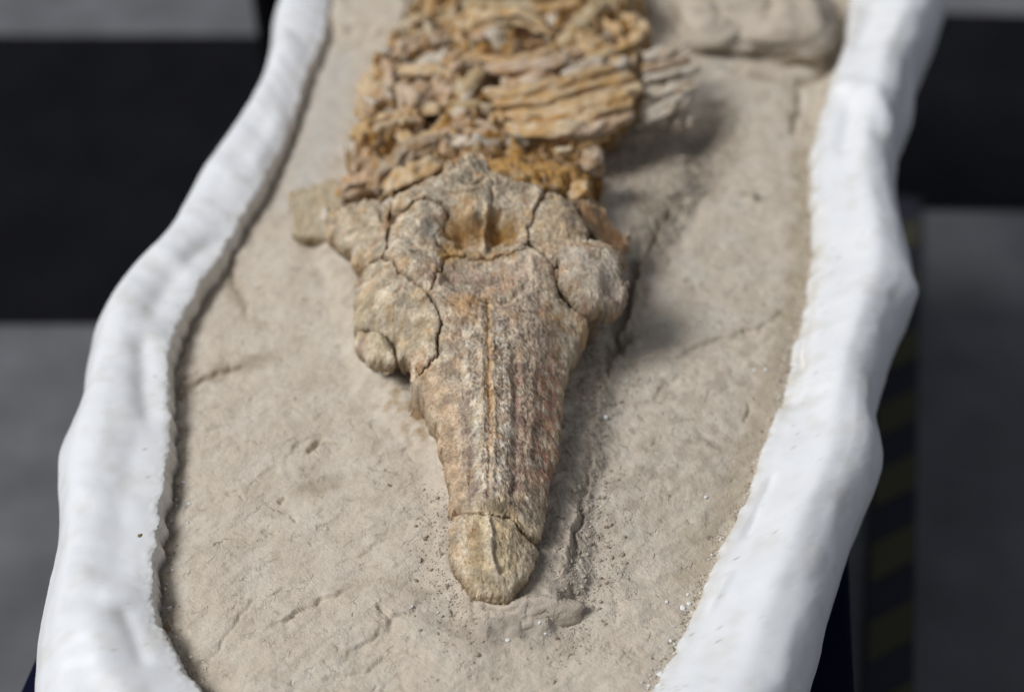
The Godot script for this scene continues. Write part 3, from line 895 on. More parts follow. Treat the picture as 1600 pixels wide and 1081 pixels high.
# ------------------------------------------------------------------ the plaster jacket
func plaster_jacket() -> void:
	var n := inner.size()
	# stations evenly spaced along the ring
	var st := []
	for i in n:
		var a: Vector2 = inner[i]
		var b: Vector2 = inner[(i + 1) % n]
		var oa: Vector2 = outer[i]
		var ob: Vector2 = outer[(i + 1) % n]
		var k := maxi(1, int(maxf(a.distance_to(b), oa.distance_to(ob)) / 0.0022))
		for q in k:
			st.append([a.lerp(b, float(q) / k), oa.lerp(ob, float(q) / k)])
	var prof := smooth([Vector2(0.02, -0.05), Vector2(0.0, -0.020), Vector2(0.004, -0.004), Vector2(0.03, 0.002), Vector2(0.12, 0.005), Vector2(0.26, 0.009), Vector2(0.43, 0.012), Vector2(0.60, 0.0125), Vector2(0.76, 0.008), Vector2(0.87, -0.004), Vector2(0.96, -0.022), Vector2(1.0, -0.044), Vector2(1.0, -0.066), Vector2(0.97, -0.095), Vector2(0.90, -0.122), Vector2(0.80, -0.1385)], 5)
	var m := prof.size()
	var wide: FastNoiseLite = nz["wide"]
	var big: FastNoiseLite = nz["big"]
	var jag: FastNoiseLite = nz["jag"]
	var wob: FastNoiseLite = nz["wob"]
	var patch: FastNoiseLite = nz["patch"]
	var fine: FastNoiseLite = nz["fine"]
	# dents and ridges pressed into the wet plaster: line, width, depth
	var press := [
		[[Vector3(-0.3443,0.63,0.0048),Vector3(-0.3344,0.63,0.0449),Vector3(-0.323,0.63,0.0872)], 0.013, -0.006],
		[[Vector3(-0.3197,0.63,0.0566),Vector3(-0.3093,0.63,0.0948)], 0.010, 0.006],
		[[Vector3(0.3027,0.625,-0.1823),Vector3(0.288,0.625,-0.0985),Vector3(0.2788,0.625,-0.0459),Vector3(0.2609,0.625,0.0205)], 0.009, -0.009],
		[[Vector3(0.2609,0.625,0.0205),Vector3(0.2481,0.625,0.0677)], 0.010, -0.008],
		[[Vector3(0.3339,0.595,0.1066),Vector3(0.3158,0.6,0.1506)], 0.03, 0.003],
		[[Vector3(0.3934,0.6,-0.0836)], 0.022, 0.008],
		[[Vector3(0.3168,0.63,0.0566),Vector3(0.3121,0.63,0.1243)], 0.02, 0.004],
		[[Vector3(0.2045,0.635,0.205),Vector3(0.1852,0.635,0.2379)], 0.010, -0.004],
		[[Vector3(0.1956,0.627,0.2223),Vector3(0.2095,0.627,0.1922),Vector3(0.2239,0.627,0.1611)], 0.003, -0.0035],
		[[Vector3(0.1782,0.627,0.2642),Vector3(0.1598,0.627,0.2951)], 0.003, 0.003],
		[[Vector3(-0.3319,0.63,0.3092),Vector3(-0.3169,0.63,0.3502),Vector3(-0.2956,0.63,0.3734)], 0.014, 0.004],
		[[Vector3(-0.3654,0.61,0.2901),Vector3(-0.3542,0.61,0.3262),Vector3(-0.3413,0.61,0.3616)], 0.008, -0.004],
		[[Vector3(-0.3094,0.63,0.3032),Vector3(-0.2973,0.63,0.327),Vector3(-0.2894,0.63,0.3445)], 0.007, -0.0025],
		[[Vector3(-0.3228,0.63,0.288),Vector3(-0.2928,0.63,0.2818)], 0.010, 0.004],
		[[Vector3(-0.3141,0.63,-0.1114),Vector3(-0.2983,0.63,-0.1343),Vector3(-0.2894,0.63,-0.1389)], 0.012, -0.006],
		[[Vector3(-0.329,0.632,-0.0868),Vector3(-0.3402,0.632,-0.0391)], 0.014, -0.005],
		[[Vector3(0.3667,0.63,-0.3865),Vector3(0.3914,0.63,-0.3638),Vector3(0.4067,0.63,-0.3089)], 0.014, 0.007],
		[[Vector3(0.3933,0.63,-0.4692),Vector3(0.4177,0.63,-0.5317)], 0.012, -0.006],
		[[Vector3(0.3671,0.63,-0.3416),Vector3(0.3508,0.63,-0.2771)], 0.010, -0.005],
		[[Vector3(0.4373,0.61,-0.3335),Vector3(0.4511,0.61,-0.4243)], 0.016, -0.007],
		[[Vector3(-0.2664,0.63,-0.2461),Vector3(-0.2575,0.63,-0.2876),Vector3(-0.2482,0.63,-0.3306)], 0.012, 0.004],
		[[Vector3(-0.3334,0.63,0.1315),Vector3(-0.3299,0.63,0.2012),Vector3(-0.3262,0.63,0.2536)], 0.02, -0.004],
	]
	var v := PackedVector3Array()
	var c := PackedColorArray()
	var t := PackedInt32Array()
	var ns := st.size()
	var white := Color(0.80, 0.80, 0.80)
	var cream := Color(0.64, 0.60, 0.52)
	var dirt := Color(0.36, 0.29, 0.20)
	for i in ns:
		var a: Vector2 = st[i][0]
		var b: Vector2 = st[i][1]
		var hk := 1.0 + 0.35 * wide.get_noise_2d(a.x * 1.6, a.y * 1.6)
		var rightness := smoothstep(0.05, 0.2, a.x)
		# the inner edge is ragged
		var rag := jag.get_noise_2d(a.x * 0.7, a.y * 0.7) * 0.0020 + wob.get_noise_2d(a.x, a.y) * 0.0040
		var dir := (b - a).normalized()
		var a_low := jag.get_noise_2d(a.x * 0.6 + 2.0, a.y * 0.6) * 0.002 - 0.004 * smoothstep(0.0, -0.2, a.x)
		for k in m:
			var q: Vector2 = prof[k]
			var p2 := a.lerp(b, q.x) + dir * rag * exp(-q.x * 14.0)
			var y: float = q.y * (hk if q.y > 0.0 else 1.0)
			if k < 14:
				y += a_low
			if k > 8 and k < 48:
				# on the right the shoulder is sharper and the side hangs outward
				y += rightness * 0.006 * exp(-pow((q.x - 0.55) / 0.16, 2.0))
			var p := Vector3(p2.x, Y0 + y, p2.y)
			var nrm := Vector3(dir.x * (q.x - 0.45) * 2.0, 1.0 if k < 40 else 0.25, dir.y * (q.x - 0.45) * 2.0).normalized()
			var dsp := 0.0032 * big.get_noise_3d(p.x * 0.25, p.y * 0.5, p.z * 0.25) + 0.00015 * patch.get_noise_3d(p.x, p.y, p.z) + 0.00018 * fine.get_noise_3d(p.x * 0.5, p.y * 0.5, p.z * 0.5)
			var edge := exp(-pow((q.x) / 0.10, 2.0))
			dsp += edge * 0.0016 * jag.get_noise_3d(p.x, p.y, p.z)
			for pr in press:
				var line: Array = pr[0]
				var reach: float = pr[1]
				var near: Vector3 = line[0]
				if absf(p.x - near.x) > 0.2 or absf(p.z - near.z) > 0.25:
					continue
				var best := p.distance_squared_to(near)
				for s in line.size() - 1:
					best = minf(best, p.distance_squared_to(Geometry3D.get_closest_point_to_segment(p, line[s], line[s + 1])))
				if best < reach * reach * 6.0:
					dsp += pr[2] * exp(-best / (reach * reach))
			p += nrm * dsp
			p.y = maxf(p.y, TABLE + 0.0005)
			v.append(p)
			var cc := white.lerp(cream, smoothstep(0.1, 0.5, patch.get_noise_3d(p.x * 0.6, p.y * 0.6, p.z * 0.6)) * 0.35)
			cc = cc.lerp(cream, edge * (0.35 + 0.5 * rightness * smoothstep(-0.2, 0.3, wob.get_noise_2d(p.x, p.z))))
			if k < 8:
				cc = cc.lerp(dirt, (0.75 if k < 6 else 0.35) * smoothstep(-0.3, 0.4, jag.get_noise_3d(p.x, p.y, p.z) + 0.15))
			var spk := fine.get_noise_3d(p.x * 1.3, p.y * 1.3, p.z * 1.3)
			if spk > 0.52:
				cc = cc.lerp(dirt, smoothstep(0.52, 0.68, spk) * 0.7 * smoothstep(0.75, 0.1, q.x))
			c.append(cc)
	for i in ns:
		for k in m - 1:
			var e := i * m + k
			var g := ((i + 1) % ns) * m + k
			t.append_array([e, g + 1, g, e, e + 1, g + 1])
	var o := thing("plaster_jacket", Vector3(0, TABLE, 0), "white plaster field jacket forming a raised lumpy rim round the rock", "plaster jacket")
	part("plaster_rim", made(v, c, t, o.position), mats.plaster, o)

# ------------------------------------------------------------------ the skull
func skull() -> void:
	var ctl := [Vector3(-0.0153,0.2956,-3.486901),Vector3(-0.0333,0.2847,-4.644997),Vector3(-0.0455,0.2662,-1.581862),Vector3(-0.0496,0.2462,-2.171282),Vector3(0.0077,0.2853,-4.123270),Vector3(0.0197,0.2563,-1.929353),Vector3(-0.0153,0.2767,4.393036),Vector3(-0.0155,0.2498,-0.836407),Vector3(-0.0335,0.2573,1.924009),Vector3(0.0052,0.2573,1.762917),Vector3(-0.0051,0.2879,6.655296),Vector3(-0.0281,0.2811,4.354819),Vector3(0.022,0.2386,-2.734363),Vector3(0.0281,0.2134,-1.169434),Vector3(-0.0511,0.2215,-1.662601),Vector3(-0.0463,0.2195,0.553344),Vector3(0.0317,0.1822,-1.778933),Vector3(0.038,0.1604,-0.434059),Vector3(0.0446,0.1015,-2.746137),Vector3(0.0503,0.0654,-3.812527),Vector3(0.0562,0.0521,-0.941862),Vector3(-0.0533,0.1972,-2.489159),Vector3(-0.0596,0.1601,-2.044205),Vector3(-0.0657,0.1352,-4.257092),Vector3(-0.0803,0.1049,-4.815136),Vector3(-0.0944,0.0719,-4.571702),Vector3(-0.013,0.2251,2.694477),Vector3(-0.0313,0.2221,2.540387),Vector3(0.0079,0.219,1.349403),Vector3(-0.0132,0.1806,3.127415),Vector3(-0.0346,0.1757,1.850681),Vector3(0.0107,0.1716,-0.673608),Vector3(-0.0151,0.1332,0.287266),Vector3(-0.0433,0.1297,4.106458),Vector3(0.0163,0.1244,1.688363),Vector3(-0.0187,0.0836,-0.616899),Vector3(-0.0497,0.0798,-2.972264),Vector3(0.0166,0.077,2.970348),Vector3(-0.0715,0.0987,6.331054),Vector3(0.0392,0.0746,1.691477),Vector3(-0.0214,0.0324,-0.964757),Vector3(-0.0484,0.0094,-1.396163),Vector3(0,0.0094,-0.875457),Vector3(-0.0247,-0.0038,-2.020880),Vector3(-0.0249,-0.021,-1.319904),Vector3(-0.0625,0.0074,2.229619),Vector3(0.016,-0.0007,3.366988),Vector3(0.0281,0.0374,5.837139),Vector3(0.0483,0.0357,-3.732343),Vector3(-0.0758,0.0627,1.957895),Vector3(0.0402,-0.0098,-4.782055),Vector3(0.0491,-0.0258,-5.551829),Vector3(0.072,-0.0359,-0.715754),Vector3(0.0898,-0.0289,2.173651),Vector3(0.0998,-0.0272,4.916302),Vector3(0.0989,-0.0056,0.346103),Vector3(0.1064,0.0076,4.445747),Vector3(0.1007,0.0136,-5.357109),Vector3(0.0913,0.0205,-8.448766),Vector3(0.0685,0.0269,-5.679278),Vector3(0.0553,0.0234,-3.710148),Vector3(0.0709,0.0085,10.659426),Vector3(0.0795,0.0175,11.915111),Vector3(-0.1165,-0.0197,7.101117),Vector3(-0.0907,0.0135,-0.312383),Vector3(-0.0745,0.0243,-0.804736),Vector3(-0.063,0.0549,1.677911),Vector3(-0.1015,0.0354,13.630360),Vector3(-0.1273,-0.0026,-1.419328),Vector3(-0.1434,-0.0144,-1.767616),Vector3(-0.1461,-0.0346,-2.542662),Vector3(-0.133,-0.0435,-3.060923),Vector3(-0.1126,0.0552,34.823835),Vector3(-0.1077,0.0506,7.758364),Vector3(-0.131,0.0354,15.273022),Vector3(-0.1422,0.028,-4.208416),Vector3(-0.1382,0.0416,-6.098404),Vector3(-0.1273,0.0523,-19.646791),Vector3(-0.1113,0.0537,-36.487636),Vector3(-0.1019,0.053,-32.683958),Vector3(-0.1201,0.0556,20.974292),Vector3(-0.0892,0.0705,12.512064),Vector3(-0.1779,-0.1304,2.584728),Vector3(-0.1557,-0.134,-1.243749),Vector3(-0.1299,-0.12,-2.302843),Vector3(-0.1139,-0.0966,-5.060742),Vector3(-0.1131,-0.0609,-2.325904),Vector3(-0.1373,-0.0315,0.912393),Vector3(-0.1522,-0.076,-3.023845),Vector3(-0.1767,-0.1056,-1.450415),Vector3(-0.1446,-0.0879,5.908473),Vector3(-0.1242,-0.0596,0.226199),Vector3(-0.1025,-0.0617,2.955854),Vector3(-0.079,-0.0728,3.998234),Vector3(-0.0921,-0.0265,0.832598),Vector3(-0.0584,-0.0616,0.614785),Vector3(-0.0682,-0.036,1.696211),Vector3(-0.055,-0.0256,-3.003620),Vector3(-0.1137,-0.0966,2.515720),Vector3(-0.0971,-0.1001,1.284699),Vector3(-0.0647,-0.1083,0.880791),Vector3(-0.0559,-0.1327,0.693205),Vector3(-0.0284,-0.1416,-1.238454),Vector3(-0.023,-0.1009,0.423707),Vector3(0.0047,-0.0937,2.304540),Vector3(0.0317,-0.0859,2.657759),Vector3(-0.0347,-0.061,30.443450),Vector3(0,-0.0568,29.487060),Vector3(-0.0252,-0.0504,-20.122027),Vector3(-0.0047,-0.0616,-28.087640),Vector3(0.0134,-0.0496,-7.589493),Vector3(-0.047,-0.0618,-21.790919),Vector3(-0.032,-0.0551,6.664527),Vector3(0.0454,-0.087,0.658460),Vector3(0.0613,-0.0735,3.428099),Vector3(0.0691,-0.0531,0.892695),Vector3(0.0406,-0.0529,3.064809),Vector3(0.0288,-0.0265,4.317395),Vector3(0.0737,-0.1357,-3.805158),Vector3(0.0946,-0.1191,2.464165),Vector3(0.099,-0.1051,4.490379),Vector3(0.1187,-0.1021,-0.016199),Vector3(0.1156,-0.0859,-2.068199),Vector3(0.0962,-0.0749,-16.686018),Vector3(0.078,-0.0881,-1.963218),Vector3(0.0966,-0.0856,5.579166)]
	var aff := Vector3(-0.02262,0.07715,-0.16489)
	var f := Field.new(-0.21, -0.36, 0.17, 0.30, 0.001, nz["wob"])
	var shape := {
		"rostrum": [Vector2(-0.0942,0.0725),Vector2(-0.0867,0.0915),Vector2(-0.0802,0.1062),Vector2(-0.072,0.1226),Vector2(-0.065,0.1378),Vector2(-0.0595,0.1608),Vector2(-0.0552,0.1831),Vector2(-0.0526,0.2042),Vector2(-0.0516,0.2217),Vector2(-0.0483,0.2269),Vector2(-0.0408,0.2255),Vector2(-0.0302,0.2306),Vector2(-0.0207,0.2338),Vector2(-0.0109,0.236),Vector2(0,0.2353),Vector2(0.0078,0.2407),Vector2(0.0156,0.2458),Vector2(0.022,0.2405),Vector2(0.0247,0.2291),Vector2(0.0281,0.2138),Vector2(0.0304,0.1985),Vector2(0.0317,0.1828),Vector2(0.0373,0.1704),Vector2(0.0386,0.1574),Vector2(0.0405,0.1397),Vector2(0.0425,0.1197),Vector2(0.0445,0.1026),Vector2(0.0471,0.0852),Vector2(0.0508,0.0676),Vector2(0.0562,0.0534),Vector2(0.0627,0.0438),Vector2(0.0673,0.0359),Vector2(0.0667,0.03),Vector2(0.0552,0.0252),Vector2(0.0415,0.0179),Vector2(0.041,0.007),Vector2(0.0401,-0.0064),Vector2(0.0344,-0.0112),Vector2(0.0259,-0.0208),Vector2(0.0184,-0.0266),Vector2(0.0133,-0.0302),Vector2(0.0069,-0.0264),Vector2(-0.0017,-0.0214),Vector2(-0.0116,-0.0209),Vector2(-0.0249,-0.0211),Vector2(-0.0376,-0.0216),Vector2(-0.0491,-0.0202),Vector2(-0.0576,-0.0178),Vector2(-0.0628,-0.0014),Vector2(-0.0679,0.0157),Vector2(-0.0722,0.0247),Vector2(-0.0627,0.0424),Vector2(-0.0613,0.0546),Vector2(-0.0616,0.067),Vector2(-0.0629,0.0835),Vector2(-0.0706,0.0932),Vector2(-0.0797,0.0966),Vector2(-0.0874,0.0858)],
		"snout_tip": [Vector2(-0.0461,0.2265),Vector2(-0.0408,0.2261),Vector2(-0.0302,0.2311),Vector2(-0.0207,0.2348),Vector2(-0.0109,0.237),Vector2(-0.001,0.2366),Vector2(0.0062,0.2425),Vector2(0.014,0.2487),Vector2(0.0198,0.2498),Vector2(0.0218,0.2571),Vector2(0.0186,0.2697),Vector2(0.0123,0.2799),Vector2(0.0061,0.2873),Vector2(-0.0031,0.2944),Vector2(-0.0163,0.2968),Vector2(-0.0281,0.2914),Vector2(-0.0369,0.283),Vector2(-0.0449,0.2718),Vector2(-0.0499,0.2587),Vector2(-0.0517,0.2442),Vector2(-0.0498,0.2326)],
		"orbital_process": [Vector2(0.0412,-0.0077),Vector2(0.0495,-0.0226),Vector2(0.0606,-0.0285),Vector2(0.0719,-0.0354),Vector2(0.0824,-0.0326),Vector2(0.0914,-0.034),Vector2(0.1001,-0.0306),Vector2(0.1005,-0.0155),Vector2(0.0983,-0.0049),Vector2(0.1024,0.0009),Vector2(0.1078,0.0058),Vector2(0.1041,0.0122),Vector2(0.0988,0.0164),Vector2(0.0911,0.023),Vector2(0.0799,0.0261),Vector2(0.0684,0.0286),Vector2(0.0564,0.0243),Vector2(0.0432,0.0165),Vector2(0.0422,0.0069)],
		"left_cheek_bone": [Vector2(-0.1169,-0.0229),Vector2(-0.1028,-0.0016),Vector2(-0.0878,0.0146),Vector2(-0.075,0.0252),Vector2(-0.065,0.0433),Vector2(-0.0635,0.056),Vector2(-0.0639,0.0659),Vector2(-0.0652,0.0829),Vector2(-0.0729,0.0917),Vector2(-0.0809,0.095),Vector2(-0.088,0.0854),Vector2(-0.0942,0.0718),Vector2(-0.0991,0.0696),Vector2(-0.1062,0.0502),Vector2(-0.1162,0.0411),Vector2(-0.1317,0.0293),Vector2(-0.1409,0.0244),Vector2(-0.1442,0.0053),Vector2(-0.1447,-0.0151),Vector2(-0.1445,-0.0316),Vector2(-0.1381,-0.0339),Vector2(-0.1311,-0.0352)],
		"cheek_knob": [Vector2(-0.131,0.0314),Vector2(-0.1174,0.0418),Vector2(-0.1074,0.0508),Vector2(-0.101,0.0668),Vector2(-0.1093,0.0669),Vector2(-0.1182,0.0644),Vector2(-0.1276,0.0581),Vector2(-0.1373,0.0447),Vector2(-0.1427,0.03),Vector2(-0.1402,0.0255)],
		"left_wing_bone": [Vector2(-0.1787,-0.132),Vector2(-0.1672,-0.1333),Vector2(-0.1556,-0.1333),Vector2(-0.1422,-0.1255),Vector2(-0.1298,-0.1195),Vector2(-0.1207,-0.1065),Vector2(-0.1128,-0.0914),Vector2(-0.1153,-0.0798),Vector2(-0.1125,-0.064),Vector2(-0.1155,-0.0489),Vector2(-0.12,-0.0321),Vector2(-0.1313,-0.038),Vector2(-0.1395,-0.0357),Vector2(-0.1457,-0.052),Vector2(-0.1519,-0.0733),Vector2(-0.1645,-0.0888),Vector2(-0.1765,-0.1042),Vector2(-0.1806,-0.119)],
		"left_parietal_bone": [Vector2(-0.1152,-0.0244),Vector2(-0.1133,-0.0431),Vector2(-0.1098,-0.0599),Vector2(-0.1047,-0.0684),Vector2(-0.0939,-0.0708),Vector2(-0.0791,-0.0755),Vector2(-0.0679,-0.0706),Vector2(-0.0579,-0.0631),Vector2(-0.0623,-0.0505),Vector2(-0.0683,-0.0388),Vector2(-0.0669,-0.0261),Vector2(-0.0587,-0.0189),Vector2(-0.0639,-0.0026),Vector2(-0.0691,0.0145),Vector2(-0.0734,0.0229),Vector2(-0.0867,0.013),Vector2(-0.1017,-0.0031)],
		"occipital_crest": [Vector2(-0.1137,-0.0962),Vector2(-0.1078,-0.1012),Vector2(-0.0971,-0.0999),Vector2(-0.0807,-0.1012),Vector2(-0.0647,-0.1069),Vector2(-0.0616,-0.1217),Vector2(-0.0553,-0.1331),Vector2(-0.0421,-0.1348),Vector2(-0.029,-0.1404),Vector2(-0.0215,-0.1214),Vector2(-0.0201,-0.1064),Vector2(-0.0059,-0.0997),Vector2(0.0071,-0.0942),Vector2(0.0194,-0.0914),Vector2(0.0306,-0.087),Vector2(0.0251,-0.0719),Vector2(0.0198,-0.0601),Vector2(0.0145,-0.0466),Vector2(0.015,-0.0337),Vector2(0.0081,-0.0274),Vector2(-0.0017,-0.0221),Vector2(-0.0116,-0.0216),Vector2(-0.0249,-0.0218),Vector2(-0.0376,-0.0223),Vector2(-0.0491,-0.0209),Vector2(-0.057,-0.0188),Vector2(-0.0658,-0.0265),Vector2(-0.0672,-0.0384),Vector2(-0.0611,-0.0508),Vector2(-0.055,-0.0629),Vector2(-0.0656,-0.0727),Vector2(-0.0787,-0.0785),Vector2(-0.0934,-0.0738),Vector2(-0.1062,-0.074)],
		"right_parietal_bone": [Vector2(0.0341,-0.0857),Vector2(0.0454,-0.0864),Vector2(0.0543,-0.0818),Vector2(0.062,-0.0756),Vector2(0.068,-0.0705),Vector2(0.07,-0.0593),Vector2(0.0696,-0.0365),Vector2(0.0601,-0.03),Vector2(0.0484,-0.0233),Vector2(0.039,-0.0097),Vector2(0.0282,-0.0208),Vector2(0.0202,-0.0276),Vector2(0.0162,-0.0335),Vector2(0.0157,-0.0452),Vector2(0.0215,-0.0587),Vector2(0.0275,-0.072)],
		"rear_lump": [Vector2(0.0475,-0.0949),Vector2(0.06,-0.1233),Vector2(0.0735,-0.1339),Vector2(0.0846,-0.1295),Vector2(0.0948,-0.1217),Vector2(0.1005,-0.1081),Vector2(0.1099,-0.1041),Vector2(0.1181,-0.1018),Vector2(0.1176,-0.0908),Vector2(0.1122,-0.0811),Vector2(0.0943,-0.047),Vector2(0.0813,-0.0346),Vector2(0.0716,-0.0405),Vector2(0.0714,-0.0635),Vector2(0.0658,-0.0786),Vector2(0.0575,-0.0843)],
	}
	# smooth height through the measured points (thin plate), on a coarse grid, then refined
	var cs := 0.007
	var cw := int((f.nx * f.s) / cs) + 5
	var ch := int((f.nz * f.s) / cs) + 5
	var co := PackedFloat32Array()
	co.resize(cw * ch)
	for j in ch:
		for i in cw:
			var x := f.x0 + (i - 1) * cs
			var z := f.z0 + (j - 1) * cs
			var y: float = aff.x + aff.y * x + aff.z * z
			for q in ctl:
				var r2: float = (q.x - x) * (q.x - x) + (q.y - z) * (q.y - z)
				if r2 > 1e-12:
					y += q.z * r2 * 0.5 * log(r2)
			co[j * cw + i] = y
	var patch: FastNoiseLite = nz["patch"]
	var patch2: FastNoiseLite = nz["patch2"]
	var fine: FastNoiseLite = nz["fine"]
	var grain: FastNoiseLite = nz["grain"]
	var jag: FastNoiseLite = nz["jag"]
	var cell: FastNoiseLite = nz["cell"]
	var big: FastNoiseLite = nz["big"]
	var ridge: FastNoiseLite = nz["ridge"]
	var tan_ := Color(0.44, 0.325, 0.215)
	var grey := Color(0.385, 0.33, 0.255)
	var ochre := Color(0.43, 0.25, 0.10)
	var cream := Color(0.58, 0.51, 0.39)
	var mauve := Color(0.245, 0.165, 0.145)
	var rust := Color(0.35, 0.19, 0.115)
	var olive := Color(0.45, 0.355, 0.22)
	for j in f.nz:
		var gv := j * f.s / cs + 1.0
		var jj := int(gv)
		gv -= jj
		for i in f.nx:
			var gu := i * f.s / cs + 1.0
			var ii := int(gu)
			gu -= ii
			var row := [0.0, 0.0, 0.0, 0.0]
			for r in 4:
				var k0 := (jj - 1 + r) * cw + ii
				row[r] = cubic_interpolate(co[k0], co[k0 + 1], co[k0 - 1], co[k0 + 2], gu)
			var x := f.x0 + i * f.s
			var z := f.z0 + j * f.s
			var h: float = cubic_interpolate(row[1], row[2], row[0], row[3], gv)
			var crest := smoothstep(-0.06, -0.14, z)
			h += (0.0016 + 0.0035 * crest) * patch.get_noise_2d(x, z) + (0.0006 + 0.0012 * crest) * jag.get_noise_2d(x * 0.8, z * 0.8) + 0.0004 * grain.get_noise_2d(x, z)
			var snout := smoothstep(0.055, 0.03, absf(x + 0.01)) * smoothstep(-0.05, 0.03, z)
			var lines := jag.get_noise_2d(x * 0.8, z * 0.16) + 0.6 * jag.get_noise_2d(x * 1.6 + 3.0, z * 0.4)
			h += snout * 0.0007 * lines
			h += (0.3 + crest) * 0.0016 * (ridge.get_noise_2d(x * 2.4, z * 2.4) - 0.2)
			var pit := cell.get_noise_2d(x, z * 0.8)
			var pitted := smoothstep(-0.1, 0.35, patch2.get_noise_2d(x + 3.0, z * 0.6))
			h -= 0.0014 * pitted * smoothstep(-0.55, -0.95, pit)
			f.h[j * f.nx + i] = h
			var hole := smoothstep(-0.45, -0.8, pit) * smoothstep(0.045, 0.02, absf(x + 0.008)) * smoothstep(-0.05, 0.02, z) * smoothstep(-0.3, 0.1, patch.get_noise_2d(x * 1.2, z * 0.7 + 8.0))
			var c := tan_.lerp(grey, smoothstep(-0.15, 0.25, patch.get_noise_2d(x + 2.0, z)) * 0.9)
			c = c.lerp(cream, smoothstep(0.06, 0.2, patch2.get_noise_2d(x * 0.8 + 6.0, z * 0.8)) * 0.75)
			c = c.lerp(rust, smoothstep(0.1, 0.4, patch2.get_noise_2d(x * 0.4 - 6.0, z * 0.4)) * 0.55)
			c = c.lerp(ochre, smoothstep(0.1, 0.4, patch.get_noise_2d(x * 0.55 - 3.0, z * 0.55)) * 0.6)
			c = c.lerp(ochre, crest * smoothstep(-0.05, 0.3, patch2.get_noise_2d(x * 0.6 + 9.0, z * 0.6)) * 0.55)
			c = c.lerp(cream, (1.0 - snout) * smoothstep(0.04, 0.16, jag.get_noise_2d(x * 0.35, z * 0.35)) * 0.6)
			c = c.lerp(Color(0.20, 0.155, 0.105), smoothstep(0.12, 0.3, jag.get_noise_2d(x * 0.5 + 4.0, z * 0.5)) * (0.5 + 0.25 * crest))
			c = c.lerp(cream if lines > 0.0 else mauve, snout * clampf(absf(lines) * 2.2 - 0.15, 0.0, 0.5))
			var zone := smoothstep(0.045, 0.02, absf(x + 0.008)) * smoothstep(-0.06, 0.0, z) * smoothstep(-0.3, 0.15, patch.get_noise_2d(x * 1.2, z * 0.7 + 8.0))
			c = c.lerp(cream, zone * 0.55)
			f.c[j * f.nx + i] = Color(c.r, c.g, c.b, hole)
	# the whole skull's outline: its outer edge is rounded off
	var union := PackedVector2Array()
	for k in shape:
		var grown := Geometry2D.offset_polygon(PackedVector2Array(shape[k]), 0.0016)[0]
		if union.is_empty():
			union = grown
			continue
		var best := PackedVector2Array()
		for poly in Geometry2D.merge_polygons(union, grown):
			if not Geometry2D.is_polygon_clockwise(poly) and poly.size() > best.size():
				best = poly
		union = best
	var away := PackedFloat32Array()
	away.resize(f.nx * f.nz)
	away.fill(1.0)
	var edge_r := 0.0065
	for q in union.size():
		var a := union[q]
		var b := union[(q + 1) % union.size()]
		var bx := f.box([a, b], edge_r + 0.003)
		for j in range(bx[2], bx[3] + 1):
			for i in range(bx[0], bx[1] + 1):
				var p := f.rough(f.x0 + i * f.s, f.z0 + j * f.s, 0.003)
				var dd := p.distance_to(Geometry2D.get_closest_point_to_segment(p, a, b))
				if dd < away[j * f.nx + i]:
					away[j * f.nx + i] = dd
	for i in f.h.size():
		if away[i] < edge_r:
			var er := lerpf(edge_r, 0.0032, smoothstep(-0.06, 0.0, f.z0 + (i / f.nx) * f.s))
			var e := maxf(0.0, 1.0 - away[i] / er)
			f.h[i] -= er * 0.85 * (1.0 - sqrt(1.0 - e * e * 0.97))
	# --- form: the nasal plate with its raised rim, the two nasal pits, ridges along the rostrum
	f.stroke([Vector2(-0.0663,-0.0066),Vector2(-0.0656,0.0203),Vector2(-0.0479,0.0282),Vector2(-0.0242,0.0364)], 0.0032, 0.0040, 0.003)
	f.stroke([Vector2(-0.062,0.0262),Vector2(-0.0476,0.0406),Vector2(-0.0307,0.0509)], 0.0022, -0.0028, 0.003)
	f.stroke([Vector2(0.0166,-0.0107),Vector2(0.0159,0.0094),Vector2(0.0011,0.0272),Vector2(-0.014,0.0412)], 0.0026, -0.0042, 0.003)
	f.stroke([Vector2(0.0184,-0.0193),Vector2(0.0188,0.0013),Vector2(0.0113,0.017)], 0.003, 0.0030, 0.003)
	f.stroke([Vector2(-0.0491,-0.0209),Vector2(-0.0249,-0.0225),Vector2(-0.0023,-0.0216),Vector2(0.0133,-0.0295)], 0.0045, 0.0035, 0.003)
	f.dab(Vector2(-0.0541,0.0054), 0.013, 0.010, 0.3, -0.0055)
	f.dab(Vector2(0,-0.0017), 0.018, 0.010, -0.3, -0.0040)
	f.dab(Vector2(-0.0244,0.0173), 0.02, 0.014, 0.0, -0.0015)
	f.stroke([Vector2(-0.0215,0.0261),Vector2(-0.0204,0.0706),Vector2(-0.0196,0.1094),Vector2(-0.0182,0.1445),Vector2(-0.0184,0.1905),Vector2(-0.0192,0.2319)], 0.0018, -0.0022, 0.001, 0.05)
	f.stroke([Vector2(-0.0166,0.0705),Vector2(-0.0152,0.1214),Vector2(-0.0138,0.1676),Vector2(-0.0156,0.2243)], 0.0020, 0.0015, 0.001, 0.05)
	f.stroke([Vector2(-0.027,0.0331),Vector2(-0.0262,0.0967),Vector2(-0.0236,0.1441),Vector2(-0.0244,0.1784)], 0.0024, 0.0018, 0.001, 0.05)
	f.stroke([Vector2(-0.0427,0.0946),Vector2(-0.0388,0.1403),Vector2(-0.0344,0.1862),Vector2(-0.0302,0.227)], 0.005, -0.0026, 0.003, 0.1)
	f.stroke([Vector2(0.0044,0.0804),Vector2(0.0032,0.1408),Vector2(0.0026,0.1869),Vector2(0.001,0.2266)], 0.0045, -0.0032, 0.003, 0.1)
	f.stroke([Vector2(0.0194,0.0745),Vector2(0.0174,0.1349),Vector2(0.0149,0.1926)], 0.004, 0.0020, 0.004, 0.1)
